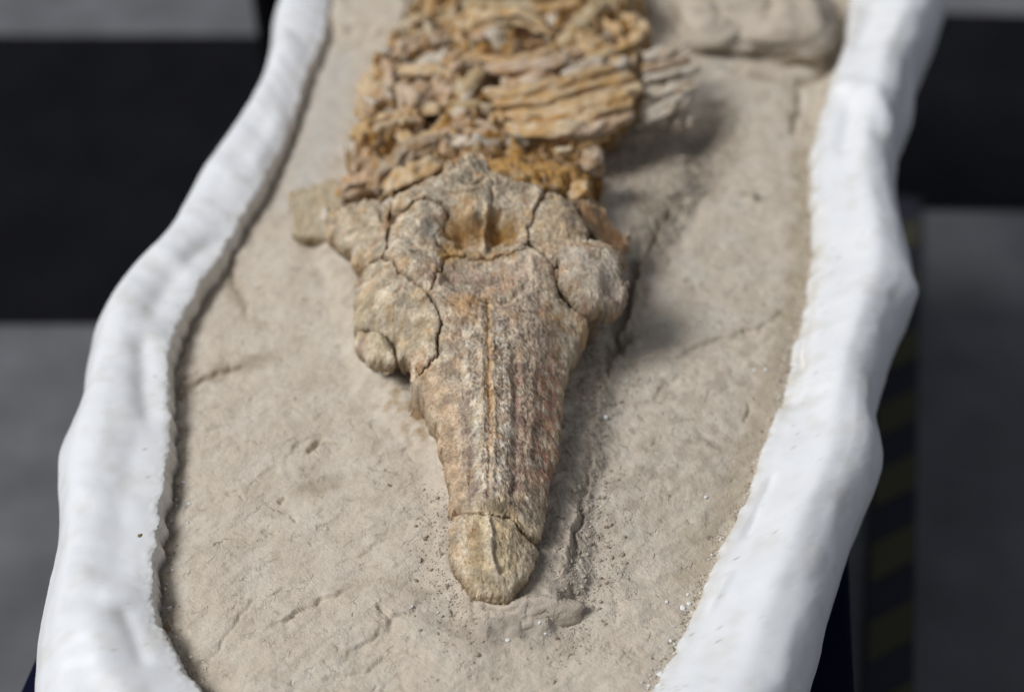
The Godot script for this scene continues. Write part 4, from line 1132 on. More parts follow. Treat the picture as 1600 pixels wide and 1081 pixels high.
	f.stroke([Vector2(-0.0494,0.223),Vector2(-0.0339,0.2277),Vector2(-0.0207,0.2338),Vector2(0,0.2347)], 0.0036, -0.0045, 0.003, 0.05)
	f.stroke([Vector2(0,0.2353),Vector2(0.0083,0.2416),Vector2(0.0188,0.2464)], 0.003, -0.003, 0.003, 0.0)
	f.stroke([Vector2(-0.0186,0.236),Vector2(-0.0169,0.2604),Vector2(-0.0138,0.2844)], 0.0034, 0.0042, 0.003, 0.1)
	f.stroke([Vector2(-0.0145,0.2377),Vector2(-0.0123,0.2605),Vector2(-0.0092,0.28)], 0.0030, -0.0012, 0.003, 0.1)
	f.dab(Vector2(-0.0077,0.2812), 0.006, 0.003, -0.5, -0.003)
	f.dab(Vector2(-0.0362,0.2495), 0.016, 0.016, 0.0, -0.002)
	f.dab(Vector2(0.0062,0.2564), 0.010, 0.014, 0.0, -0.002)
	f.dab(Vector2(-0.0281,0.2843), 0.008, 0.005, 0.3, 0.002)
	f.dab(Vector2(0.0077,0.2737), 0.006, 0.008, 0.3, 0.002)
	f.dab(Vector2(-0.0403,0.259), 0.006, 0.008, 0.0, 0.0022)
	f.dab(Vector2(-0.0015,0.2483), 0.006, 0.006, 0.0, 0.0022)
	# cheek, crest and plates: hollows and bulges
	f.dab(Vector2(-0.114,0.021), 0.02, 0.022, 0.0, 0.0025)
	f.dab(Vector2(-0.0903,0.0345), 0.012, 0.02, 0.2, -0.0025)
	f.dab(Vector2(-0.1228,0.0488), 0.013, 0.011, 0.0, 0.006)
	f.stroke([Vector2(-0.1317,0.0299),Vector2(-0.1174,0.041),Vector2(-0.1068,0.0497),Vector2(-0.0998,0.0664)], 0.004, -0.004, 0.002, 0.0)
	f.stroke([Vector2(0.0412,-0.0037),Vector2(0.0421,0.0167),Vector2(0.0552,0.0252),Vector2(0.0673,0.0295)], 0.006, -0.004, 0.002, 0.0)
	f.dab(Vector2(-0.0877,-0.0325), 0.018, 0.014, 0.3, -0.004)
	f.dab(Vector2(-0.0755,-0.049), 0.006, 0.006, 0.0, -0.005)
	f.dab([Vector2(-0.0088,-0.0448)][0], 0.0155, 0.011, -0.2, -0.018, 0.006)
	f.dab([Vector2(-0.0458,-0.0431)][0], 0.012, 0.010, 0.3, -0.015, 0.006)
	f.dab([Vector2(-0.0587,-0.0514)][0], 0.010, 0.010, 0.0, -0.007, 0.004)
	f.stroke([Vector2(-0.0225,-0.0654),Vector2(-0.0247,-0.0456),Vector2(-0.0251,-0.0295)], 0.0030, 0.008, 0.001, 0.0)
	f.dab([Vector2(-0.0352,-0.0579)][0], 0.010, 0.006, 0.2, 0.004)
	f.dab([Vector2(-0.0029,-0.0639)][0], 0.012, 0.006, 0.2, 0.005)
	f.stroke([Vector2(-0.0322,-0.0527),Vector2(-0.0188,-0.0579),Vector2(-0.0059,-0.0665),Vector2(0.0071,-0.0683)], 0.0022, -0.006, 0.003)
	f.dab(Vector2(-0.0175,-0.0573), 0.016, 0.011, 0.5, -0.006)
	f.dab(Vector2(-0.0351,-0.0765), 0.022, 0.014, 0.0, 0.003)
	f.dab(Vector2(0,-0.0806), 0.014, 0.012, 0.0, -0.004)
	f.stroke([Vector2(-0.0753,-0.085),Vector2(-0.0587,-0.0803),Vector2(-0.0381,-0.08),Vector2(-0.0234,-0.0782)], 0.0018, -0.006, 0.003)
	f.stroke([Vector2(-0.056,-0.0936),Vector2(-0.0382,-0.0881),Vector2(-0.0177,-0.0972)], 0.0018, -0.005, 0.004)
	f.dab(Vector2(-0.0649,-0.0933), 0.010, 0.007, 0.2, 0.004)
	f.dab(Vector2(-0.0397,-0.1091), 0.010, 0.010, 0.0, 0.005)
	f.dab(Vector2(-0.0964,-0.0847), 0.008, 0.006, 0.2, 0.004)
	f.dab(Vector2(0.0465,-0.0491), 0.016, 0.018, 0.0, 0.003)
	f.stroke([Vector2(0.0162,-0.0309),Vector2(0.0346,-0.0256),Vector2(0.0484,-0.0254)], 0.0016, -0.0035, 0.003)
	f.stroke([Vector2(0.0516,-0.0132),Vector2(0.0746,-0.0159),Vector2(0.0952,-0.0174)], 0.004, 0.0035, 0.004)
	f.stroke([Vector2(0.0569,0.0135),Vector2(0.0798,0.0184),Vector2(0.1006,0.0093)], 0.004, -0.003, 0.004)
	f.dab(Vector2(0.0601,-0.007), 0.012, 0.010, 0.3, 0.004)
	f.dab(Vector2(0.0887,0.0068), 0.010, 0.012, 0.0, -0.005)
	f.dab(Vector2(0.0741,0.021), 0.012, 0.008, 0.0, 0.003)
	f.stroke([Vector2(-0.1456,-0.1),Vector2(-0.1185,-0.0695)], 0.004, -0.004, 0.004)
	f.stroke([Vector2(-0.126,-0.1103),Vector2(-0.1202,-0.0792),Vector2(-0.1245,-0.0636)], 0.004, -0.006, 0.004)
	f.dab(Vector2(-0.1556,-0.1038), 0.012, 0.014, 0.0, 0.003)
	f.dab(Vector2(0.0785,-0.1035), 0.012, 0.012, 0.0, 0.004)
	f.dab(Vector2(0.0968,-0.0891), 0.014, 0.010, 0.0, -0.004)
	# eroded spots: little pits, and crumbs of rock still in them
	var worn := RandomNumberGenerator.new()
	worn.seed = 8
	var spots := []
	for n in 150:
		var p := Vector2(worn.randf_range(-0.19, 0.13), worn.randf_range(-0.20, 0.06)) if n < 110 else Vector2(worn.randf_range(-0.05, 0.03), worn.randf_range(0.0, 0.27))
		var r := worn.randf_range(0.0016, 0.0055) * (1.0 if n < 110 else 0.55)
		f.dab(p, r * worn.randf_range(1.0, 1.8), r, worn.randf() * TAU, -worn.randf_range(0.0006, 0.0026) if n % 5 else 0.0018, 0.003)
		spots.append([p, r, worn.randi() % 5])
	for n in 40:
		var p := Vector2(worn.randf_range(-0.16, 0.11), worn.randf_range(-0.19, -0.02))
		var d := Vector2.from_angle(worn.randf() * TAU) * worn.randf_range(0.006, 0.02)
		f.scarp([p - d, p + Vector2(d.y, -d.x) * worn.randf_range(-0.4, 0.4), p + d], worn.randf_range(0.0008, 0.0022), worn.randf_range(0.005, 0.012), 0.006)
	# small hairline cracks within the pieces
	f.stroke([Vector2(0.0378,-0.0089),Vector2(0.0416,0.0087),Vector2(0.0421,0.0172)], 0.0014, -0.004, 0.003, 0.0)
	f.stroke([Vector2(-0.0236,-0.1011),Vector2(-0.0147,-0.0869),Vector2(-0.0176,-0.0697)], 0.0016, -0.003, 0.004)
	# --- colours of the bone
	f.paint([Vector2(-0.0167,0.0565),Vector2(-0.0162,0.1214),Vector2(-0.0132,0.1795),Vector2(-0.0114,0.2241)], 0.05, Color(0.49, 0.345, 0.225), 0.3, 0.01)
	f.paint([Vector2(-0.0359,0.0702),Vector2(-0.0336,0.1202),Vector2(-0.0293,0.1655),Vector2(-0.0262,0.2117)], 0.010, Color(0.43, 0.365, 0.26), 0.75, 0.006, patch, -0.35, 0.15)
	f.paint([Vector2(-0.0083,0.056),Vector2(-0.007,0.1202),Vector2(-0.0079,0.1787),Vector2(-0.0094,0.2184)], 0.008, Color(0.45, 0.385, 0.29), 0.75, 0.006, patch2, -0.25, 0.15)
	f.paint([Vector2(-0.0311,0.1536),Vector2(-0.0275,0.1888)], 0.007, Color(0.56, 0.50, 0.40), 0.85, 0.006, patch2, -0.2, 0.2)
	f.paint([Vector2(0.028,0.0577),Vector2(0.0276,0.1049),Vector2(0.0243,0.1538),Vector2(0.0213,0.1891)], 0.016, Color(0.37, 0.20, 0.135), 0.6, 0.008, patch2, -0.3, 0.2)
	f.paint([Vector2(0.0032,0.1293),Vector2(0.0027,0.1754),Vector2(0.0016,0.21)], 0.007, mauve, 0.55, 0.005, patch2, -0.3, 0.2)
	f.paint([Vector2(-0.038,0.1191),Vector2(-0.0347,0.1635),Vector2(-0.0304,0.2103)], 0.004, mauve, 0.5, 0.006, patch2, -0.2, 0.2)
	f.paint([Vector2(-0.0716,0.106),Vector2(-0.0599,0.1397),Vector2(-0.0509,0.1773),Vector2(-0.0448,0.2146)], 0.014, Color(0.45, 0.325, 0.215), 0.75, 0.006)
	f.paint([Vector2(-0.0214,0.033),Vector2(-0.0202,0.0968),Vector2(-0.0177,0.1445),Vector2(-0.0185,0.1793)], 0.003, ochre, 0.7, 0.003)
	f.paint([Vector2(-0.0055,0.0952),Vector2(-0.0043,0.1315)], 0.008, ochre, 0.6, 0.006, patch2)
	f.paint([Vector2(-0.0419,0.2217),Vector2(-0.0208,0.2317),Vector2(0,0.2332)], 0.008, Color(0.085, 0.075, 0.055), 0.85, 0.008, nz["wob"], -0.15, 0.2)
	f.paint([Vector2(-0.0155,0.25),Vector2(-0.0153,0.2801)], 0.036, olive, 0.85, 0.01)
	f.paint([Vector2(-0.0336,0.2516),Vector2(-0.0282,0.2732)], 0.016, Color(0.36, 0.25, 0.135), 0.7, 0.01, patch)
	f.paint([Vector2(-0.0186,0.2376),Vector2(-0.0174,0.2655),Vector2(-0.0143,0.2865)], 0.004, cream, 0.7, 0.004)
	f.paint([Vector2(-0.0456,0.2617),Vector2(-0.0281,0.2897),Vector2(-0.0051,0.2934),Vector2(0.0129,0.2744)], 0.006, cream, 0.6, 0.006, patch2)
	f.paint([Vector2(-0.0542,0.0037),Vector2(-0.0246,0.0064),Vector2(0.0029,0.0028)], 0.020, Color(0.40, 0.285, 0.22), 0.7, 0.01, patch, -0.5, 0.1)
	f.paint([Vector2(-0.0242,0.0296),Vector2(-0.042,0.042)], 0.012, Color(0.40, 0.23, 0.10), 0.7, 0.006)
	f.paint([Vector2(-0.0577,-0.0209),Vector2(-0.0249,-0.0233),Vector2(0,-0.0237)], 0.006, Color(0.42, 0.25, 0.10), 0.7, 0.006)
	f.paint([Vector2(-0.0466,-0.0479),Vector2(-0.0175,-0.0573)], 0.012, Color(0.47, 0.28, 0.11), 0.85, 0.008, patch2, -0.5, 0.0)
	f.paint([Vector2(-0.0576,-0.0194),Vector2(-0.0488,-0.0359)], 0.010, Color(0.42, 0.25, 0.09), 0.8, 0.006)
	f.paint([Vector2(-0.0755,-0.049),Vector2(-0.0741,-0.0388)], 0.008, Color(0.22, 0.20, 0.175), 0.8, 0.006)
	f.paint([Vector2(-0.0863,-0.0265),Vector2(-0.1003,-0.0144)], 0.012, Color(0.36, 0.31, 0.245), 0.5, 0.01, patch)
	f.paint([Vector2(-0.0707,-0.0904),Vector2(-0.0351,-0.0765),Vector2(0,-0.0806)], 0.024, Color(0.42, 0.355, 0.265), 0.7, 0.01)
	f.paint([Vector2(-0.0418,-0.122),Vector2(-0.0326,-0.1058)], 0.012, Color(0.21, 0.18, 0.13), 0.7, 0.008, patch2)
	f.paint([Vector2(-0.0059,-0.0756),Vector2(0.0059,-0.0801)], 0.010, mauve, 0.3, 0.01, patch2)
	f.paint([Vector2(0.0407,-0.0542),Vector2(0.0462,-0.0302)], 0.024, Color(0.48, 0.36, 0.235), 0.7, 0.01)
	f.paint([Vector2(0.0516,-0.0097),Vector2(0.0798,0.008),Vector2(0.0916,0.0098)], 0.022, Color(0.43, 0.36, 0.285), 0.8, 0.01)
	f.paint([Vector2(0.0576,-0.0239),Vector2(0.0748,-0.0202)], 0.008, Color(0.36, 0.22, 0.13), 0.7, 0.006)
	f.paint([Vector2(0.0919,-0.0075),Vector2(0.0887,0.0131)], 0.010, Color(0.33, 0.23, 0.205), 0.5, 0.008, patch2)
	f.paint([Vector2(-0.1212,-0.0086),Vector2(-0.1333,0.0043)], 0.016, Color(0.48, 0.36, 0.24), 0.7, 0.01)
	f.paint([Vector2(-0.0847,0.0258),Vector2(-0.0808,0.0715)], 0.014, Color(0.44, 0.36, 0.25), 0.7, 0.01)
	f.paint([Vector2(-0.1228,0.0497)], 0.026, Color(0.44, 0.37, 0.25), 0.85, 0.006)
	f.paint([Vector2(-0.1364,0.0073),Vector2(-0.1379,0.0175)], 0.012, Color(0.36, 0.30, 0.19), 0.7, 0.006)
	f.paint([Vector2(-0.1592,-0.1104),Vector2(-0.1313,-0.0734)], 0.02, Color(0.45, 0.37, 0.265), 0.7, 0.01)
	f.paint([Vector2(-0.1178,-0.0813),Vector2(-0.1185,-0.0695)], 0.006, Color(0.28, 0.14, 0.06), 0.7, 0.006)
	f.paint([Vector2(0.0782,-0.0951),Vector2(0.0967,-0.0847)], 0.026, Color(0.34, 0.19, 0.09), 0.9, 0.01)
	f.paint([Vector2(-0.0359,0.0702),Vector2(-0.0336,0.1202),Vector2(-0.0288,0.1656),Vector2(-0.0261,0.2173)], 0.010, Color(0.62, 0.55, 0.44), 0.85, 0.006, patch2, -0.15, 0.05)
	f.paint([Vector2(-0.0083,0.056),Vector2(-0.0065,0.1201),Vector2(-0.0074,0.1786),Vector2(-0.0094,0.2184)], 0.008, Color(0.64, 0.57, 0.47), 0.85, 0.006, patch2, -0.12, 0.06)
	f.paint([Vector2(0.0168,0.0509),Vector2(0.0278,0.0814)], 0.012, Color(0.58, 0.48, 0.38), 0.6, 0.006, patch2, -0.1, 0.08)
	f.paint([Vector2(0.0066,0.0919),Vector2(0.0054,0.1514),Vector2(0.0031,0.2094)], 0.006, Color(0.27, 0.165, 0.135), 0.75, 0.006, patch2, -0.2, 0.05)
	f.paint([Vector2(-0.039,0.1245),Vector2(-0.0363,0.1685),Vector2(-0.0314,0.2156)], 0.004, Color(0.25, 0.16, 0.13), 0.7, 0.005, patch2, -0.15, 0.05)
	f.paint([Vector2(0.0345,0.0886),Vector2(0.03,0.1395),Vector2(0.0257,0.1867)], 0.009, Color(0.40, 0.22, 0.155), 0.7, 0.006, patch2, -0.25, 0.05)
	f.paint([Vector2(-0.1212,-0.0086),Vector2(-0.0903,0.043),Vector2(-0.1138,0.0352)], 0.02, Color(0.55, 0.47, 0.35), 0.6, 0.01, patch2, -0.1, 0.1)
	f.paint([Vector2(-0.0931,-0.0504),Vector2(-0.0977,-0.0207)], 0.016, Color(0.54, 0.46, 0.35), 0.6, 0.01, patch2, -0.1, 0.1)
	f.paint([Vector2(0.0586,-0.0629),Vector2(0.0471,-0.08)], 0.014, Color(0.55, 0.43, 0.30), 0.6, 0.01, patch2, -0.1, 0.1)
	f.paint([Vector2(0.0543,-0.0058),Vector2(0.0773,-0.0087),Vector2(0.0858,0.0008)], 0.012, Color(0.60, 0.53, 0.44), 0.65, 0.008, patch2, -0.2, 0.05)
	f.paint([Vector2(-0.0649,-0.0933),Vector2(-0.0355,-0.1016),Vector2(-0.0059,-0.0869)], 0.012, Color(0.21, 0.17, 0.12), 0.6, 0.01, patch2, 0.0, 0.15)
	var spot_tints := [Color(0.22, 0.165, 0.11), Color(0.38, 0.22, 0.09), Color(0.30, 0.205, 0.175), Color(0.56, 0.49, 0.39), Color(0.26, 0.195, 0.14)]
	for q in spots:
		f.paint([q[0]], q[1] * 1.4, spot_tints[q[2]], 0.65, 0.004)
	f.paint([Vector2(-0.0559,-0.0479),Vector2(-0.0412,-0.0462),Vector2(-0.0059,-0.0497)], 0.011, Color(0.27, 0.16, 0.065), 0.95, 0.006)
	f.paint([Vector2(-0.0088,-0.0479)], 0.011, Color(0.35, 0.205, 0.065), 0.75, 0.004)
	f.paint([Vector2(-0.0518,-0.0482)], 0.009, Color(0.26, 0.15, 0.06), 0.7, 0.004)
	for i in f.c.size():
		var x := f.x0 + (i % f.nx) * f.s
		var z := f.z0 + (i / f.nx) * f.s
		var k := 0.93 + 0.22 * grain.get_noise_2d(x * 0.8, z * 0.8 + 4.0) + 0.30 * jag.get_noise_2d(x + 2.0, z)
		var sp := fine.get_noise_2d(x * 1.4 + 8.0, z * 1.4)
		var c := f.c[i]
		var hole := c.a
		c = Color(c.r * k, c.g * k, c.b * k)
		c = c.lerp(Color(0.17, 0.115, 0.09), hole * 0.8 * smoothstep(0.245, 0.19, z))
		c = Color(c.r * 1.04, c.g * 1.03, c.b * 1.02)
		var lum := c.r * 0.35 + c.g * 0.5 + c.b * 0.15
		var mot := 1.05 + 0.34 * smoothstep(-0.05, 0.25, patch2.get_noise_2d(x * 0.6 + 12.0, z * 0.6)) - 0.24 * smoothstep(0.0, 0.22, patch2.get_noise_2d(x * 0.75 - 12.0, z * 0.75))
		c = Color(lerpf(lum, c.r, 1.06) * mot, lerpf(lum, c.g, 1.06) * mot, lerpf(lum, c.b, 1.06) * mot)
		if sp > 0.36:
			c = c.lerp(Color(0.06, 0.045, 0.03), smoothstep(0.36, 0.6, sp) * 0.6)
		elif sp < -0.32:
			c = c.lerp(Color(0.66, 0.58, 0.46), smoothstep(0.32, 0.6, -sp) * 0.5)
		f.c[i] = Color(c.r, c.g, c.b)
	var o := thing("fossil_skull", Vector3(-0.01, Y0, 0.05), "long-snouted cracked tan fossil skull lying in the middle of the rock", "skull")
	var down := func(x: float, z: float) -> float: return ground(x, z) - 0.004
	var deep := func(x: float, z: float) -> float: return maxf(ground(x, z) - 0.004, Y0 + f.height(x, z) - 0.026)
	var ragged := {"orbital_process": 0.0055, "rear_lump": 0.006, "left_wing_bone": 0.005, "occipital_crest": 0.0042, "snout_tip": 0.0024, "rostrum": 0.0030}
	var look := {"snout_tip": [0.0018, 0.0002, 0.003, -0.0022], "rostrum": [0.0010, 0.0002, 0.009, 0.0], "orbital_process": [0.0026, 0.0007, 0.012, 0.008], "left_cheek_bone": [0.0014, 0.0003, 0.006, -0.001], "cheek_knob": [0.0022, -0.0001, 0.010, 0.001], "left_wing_bone": [0.0016, 0.0003, 0.005, -0.002], "left_parietal_bone": [0.0012, 0.0004, 0.001, 0.001], "occipital_crest": [0.0012, 0.0001, 0.001, 0.002], "right_parietal_bone": [0.0014, 0.0003, 0.001, 0.0005], "rear_lump": [0.0030, 0.0036, 0.010, -0.007]}
	for k in shape:
		var w: Array = look[k]
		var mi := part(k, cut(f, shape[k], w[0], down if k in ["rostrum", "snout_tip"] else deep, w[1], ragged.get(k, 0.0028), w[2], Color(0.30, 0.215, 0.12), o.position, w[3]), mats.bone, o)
		if k == "cheek_knob": mi.set_meta("label", "rounded knob at the front of the cheek")
	# what shows in the cracks and in the nasal openings: a core of dark ochre bone below the plates
	var g := Field.new(-0.20, -0.36, 0.16, 0.29, 0.002, nz["wob"])
	for j in g.nz:
		for i in g.nx:
			var x := g.x0 + i * g.s
			var z := g.z0 + j * g.s
			g.h[j * g.nx + i] = f.height(x, z) - 0.012 + 0.003 * patch2.get_noise_2d(x, z)
			var k := 1.0 + 0.4 * jag.get_noise_2d(x, z)
			g.c[j * g.nx + i] = Color(0.22 * k, 0.15 * k, 0.085 * k)
	g.dab([Vector2(-0.01,-0.0505)][0], 0.020, 0.014, -0.15, -0.007, 0.002)
	g.dab([Vector2(-0.0437,-0.0505)][0], 0.016, 0.012, 0.3, -0.004, 0.002)
	g.stroke([Vector2(-0.0238,-0.0708),Vector2(-0.0248,-0.0509),Vector2(-0.0252,-0.0339)], 0.0035, 0.010, 0.001, 0.0)
	g.paint([Vector2(-0.059,-0.0509),Vector2(-0.0353,-0.0466),Vector2(0,-0.0509)], 0.020, Color(0.47, 0.27, 0.085), 0.95, 0.004)
	g.paint([Vector2(-0.0177,-0.047),Vector2(-0.0101,-0.053),Vector2(0,-0.0573)], 0.012, Color(0.54, 0.32, 0.085), 0.9, 0.004)
	g.paint([Vector2(-0.0238,-0.0708),Vector2(-0.0248,-0.0509),Vector2(-0.0252,-0.0339)], 0.004, Color(0.52, 0.38, 0.22), 0.8, 0.002)
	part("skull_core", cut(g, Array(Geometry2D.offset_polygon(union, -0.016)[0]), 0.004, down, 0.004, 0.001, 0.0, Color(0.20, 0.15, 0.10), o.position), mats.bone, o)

# ------------------------------------------------------------------ the bones behind the skull
func bones() -> void:
	var patch: FastNoiseLite = nz["patch2"]
	var jag: FastNoiseLite = nz["jag"]
	var grain: FastNoiseLite = nz["grain"]
	var big: FastNoiseLite = nz["big"]
	var tones := {
		"amber": [Color(0.50, 0.30, 0.115), Color(0.39, 0.195, 0.05), Color(0.55, 0.42, 0.26)],
		"honey": [Color(0.55, 0.395, 0.22), Color(0.45, 0.255, 0.085), Color(0.60, 0.50, 0.37)],
		"grey": [Color(0.54, 0.48, 0.39), Color(0.38, 0.29, 0.195), Color(0.62, 0.59, 0.53)],
		"pink": [Color(0.48, 0.34, 0.245), Color(0.40, 0.235, 0.13), Color(0.56, 0.455, 0.365)],
		"brown": [Color(0.29, 0.20, 0.135), Color(0.19, 0.12, 0.075), Color(0.42, 0.32, 0.23)],
		"olive": [Color(0.44, 0.345, 0.20), Color(0.34, 0.22, 0.09), Color(0.52, 0.44, 0.31)],
	}
	var tone_of := func(kind: String, p: Vector3, g: float) -> Color:
		var k: Array = tones[kind]
		var c: Color = k[0].lerp(k[1], smoothstep(-0.1, 0.4, patch.get_noise_3d(p.x, p.y, p.z) - g * 0.6))
		c = c.lerp(k[2], smoothstep(0.05, 0.45, jag.get_noise_3d(p.x * 0.4, p.y * 0.4, p.z * 0.4) + g * 0.7) * 0.7)
		var same: Color = tones["amber"][0].lerp(tones["honey"][2], smoothstep(-0.35, 0.35, patch.get_noise_3d(p.x * 0.6 + 3.0, p.y * 0.6, p.z * 0.6)))
		c = c.lerp(same, 0.2 if kind == "grey" else 0.4)
		var w := 1.10 + 0.25 * grain.get_noise_3d(p.x, p.y, p.z)
		return Color(c.r * w, c.g * w, c.b * w)
	# the bed: crushed, ochre-stained bone that the single bones lie on
	var f := Field.new(-0.20, -0.66, 0.19, -0.13, 0.0014, nz["wob"])
	var ridge: FastNoiseLite = nz["ridge"]
	for j in f.nz:
		for i in f.nx:
			var x := f.x0 + i * f.s
			var z := f.z0 + j * f.s
			var e := (x - 0.0) / 0.17
			f.h[j * f.nx + i] = 0.049 - 0.014 * smoothstep(-0.03, 0.03, x) * smoothstep(-0.36, -0.32, z) - 0.020 * e * e + 0.012 * big.get_noise_2d(x * 0.8, z * 0.8) + 0.028 * (ridge.get_noise_2d(x * 0.36 + z * 0.18, z * 0.52) + 0.1) + 0.004 * ridge.get_noise_2d(x * 1.3, z * 1.6 + 3.0) + 0.003 * jag.get_noise_2d(x, z) + 0.0007 * grain.get_noise_2d(x, z)
			var merge := smoothstep(-0.225, -0.150, z)
			var rear := 0.088 - 3.0 * (x - 0.01) * (x - 0.01) + 0.006 * patch.get_noise_2d(x, z) + 0.002 * jag.get_noise_2d(x, z) - 0.0014 * smoothstep(-0.5, -0.85, (nz["cell"] as FastNoiseLite).get_noise_2d(x * 0.8, z * 0.8))
			f.h[j * f.nx + i] = lerpf(f.h[j * f.nx + i], rear, merge * smoothstep(-0.09, -0.03, x))
			var c := Color(0.46, 0.26, 0.08).lerp(Color(0.30, 0.15, 0.04), smoothstep(-0.1, 0.4, patch.get_noise_2d(x, z)))
			c = c.lerp(Color(0.46, 0.37, 0.24), smoothstep(0.0, 0.35, patch.get_noise_2d(x * 0.7 + 5.0, z * 0.7)) * 0.8)
			c = c.lerp(Color(0.36, 0.26, 0.20), smoothstep(0.05, 0.45, patch.get_noise_2d(x * 0.6 - 5.0, z * 0.6)) * 0.7)
			var w := 1.0 + 0.3 * jag.get_noise_2d(x + 1.0, z)
			f.c[j * f.nx + i] = Color(c.r * w, c.g * w, c.b * w)
	# broken ribs and splinters fused into it, lying over one another
	var shards := RandomNumberGenerator.new()
	shards.seed = 19
	var names_ := ["amber", "honey", "honey", "amber", "pink", "honey", "olive", "amber", "grey", "pink"]
	for n in 170:
		var p0 := Vector2(shards.randf_range(-0.18, 0.15), shards.randf_range(-0.62, -0.20))
		var fan := smoothstep(-0.04, 0.05, p0.x)
		if p0.x > -0.03 and p0.y > -0.325:
			continue
		var ang := lerpf(shards.randf_range(0.1, 1.5), shards.randf_range(-0.05, 0.55), fan * 0.8)
		var length := shards.randf_range(0.035, 0.095)
		var wide_ := shards.randf_range(0.0026, 0.0078) * (1.0 if n % 3 else 0.7)
		var dir := Vector2(cos(ang), -sin(ang))
		var bend := Vector2(-dir.y, dir.x) * shards.randf_range(-0.3, 0.3) * length * (1.6 if fan < 0.5 else 0.6)
		var line := smooth([p0 - dir * length * 0.5, p0 + bend * 0.5, p0 + dir * length * 0.5], 4)
		var e0: float = f.height(p0.x, p0.y) + shards.randf_range(-0.004, 0.011)
		e0 = minf(e0, 0.072)
		var tilt := shards.randf_range(-0.55, 0.55)
		var ltilt := shards.randf_range(-0.18, 0.18)
		var kind: String = names_[shards.randi() % names_.size()]
		var b := f.box(line, wide_ + 0.004)
		for j in range(b[2], b[3] + 1):
			for i in range(b[0], b[1] + 1):
				var p := f.rough(f.x0 + i * f.s, f.z0 + j * f.s, 0.003)
				var q := Field.near(line, p)
				var w := wide_ * (1.0 - 0.5 * pow(absf(q.y - 0.5) * 2.0, 3.0)) * (1.0 + 0.5 * patch.get_noise_2d(p.x, p.y))
				if q.x > w + 0.0035:
					continue
				var y := e0 + tilt * q.x * q.z + ltilt * (q.y - 0.5) * length + 0.0012 * jag.get_noise_2d(q.y * length * 0.4 + n, q.x * q.z * 1.5)
				y -= 0.0022 * pow(minf(q.x / w, 1.0), 3.0) + maxf(q.x - w, 0.0) * 3.0
				var at := j * f.nx + i
				if y > f.h[at]:
					f.h[at] = y
					var streak := jag.get_noise_2d(q.y * length * 0.3 + n * 3.0, q.x * q.z * 1.6)
					f.c[at] = tone_of.call(kind, Vector3(p.x, y, p.y), streak * 0.8) if q.x < w + 0.0012 else f.c[at].lerp(Color(0.33, 0.18, 0.055), 0.5)
	# the porous ochre back of the skull, and hollows between the bones
	f.paint([Vector2(0,-0.162),Vector2(0.031,-0.1563),Vector2(0.068,-0.1497)], 0.022, Color(0.45, 0.26, 0.085), 0.7, 0.01)
	f.dab([Vector2(-0.0879,-0.27)][0], 0.022, 0.016, 0.0, -0.038)
	f.dab([Vector2(0.0377,-0.3587)][0], 0.022, 0.014, 0.0, -0.034)
	f.dab([Vector2(0,-0.4556)][0], 0.024, 0.014, 0.0, -0.032)
	f.dab([Vector2(0.0209,-0.4021)][0], 0.030, 0.020, 0.2, -0.022)
	f.dab([Vector2(-0.0706,-0.4316)][0], 0.02, 0.016, 0.2, -0.028)
	f.dab([Vector2(-0.098,-0.3233)][0], 0.014, 0.010, 0.0, -0.020)
	f.dab([Vector2(-0.0236,-0.3233)][0], 0.018, 0.008, 0.0, -0.018)
	var bed := thing("bone_bed", Vector3(0, Y0, -0.4), "bed of crushed ochre-stained bone behind the skull, under the single bones", "fossil bone")
	var down := func(x: float, z: float) -> float: return ground(x, z) - 0.004
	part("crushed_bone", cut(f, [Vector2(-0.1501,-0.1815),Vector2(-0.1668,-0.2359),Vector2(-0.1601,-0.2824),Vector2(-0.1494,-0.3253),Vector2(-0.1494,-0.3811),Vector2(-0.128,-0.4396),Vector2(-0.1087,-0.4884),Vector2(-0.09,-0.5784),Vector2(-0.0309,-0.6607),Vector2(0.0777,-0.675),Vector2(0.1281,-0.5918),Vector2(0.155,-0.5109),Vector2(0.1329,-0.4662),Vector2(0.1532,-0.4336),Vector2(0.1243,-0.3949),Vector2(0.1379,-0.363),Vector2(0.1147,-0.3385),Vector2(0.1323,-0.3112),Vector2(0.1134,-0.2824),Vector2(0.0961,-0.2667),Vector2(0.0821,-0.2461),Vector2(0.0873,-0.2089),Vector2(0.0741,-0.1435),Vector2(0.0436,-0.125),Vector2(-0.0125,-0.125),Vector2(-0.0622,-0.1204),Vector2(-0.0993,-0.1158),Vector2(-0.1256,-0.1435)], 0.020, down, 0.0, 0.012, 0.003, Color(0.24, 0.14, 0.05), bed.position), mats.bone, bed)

	# single bones: name, points (in the scene), radii in mm, squeeze, tone, label, category, group
	var ribs := "ribs fanning out on the right behind the skull"
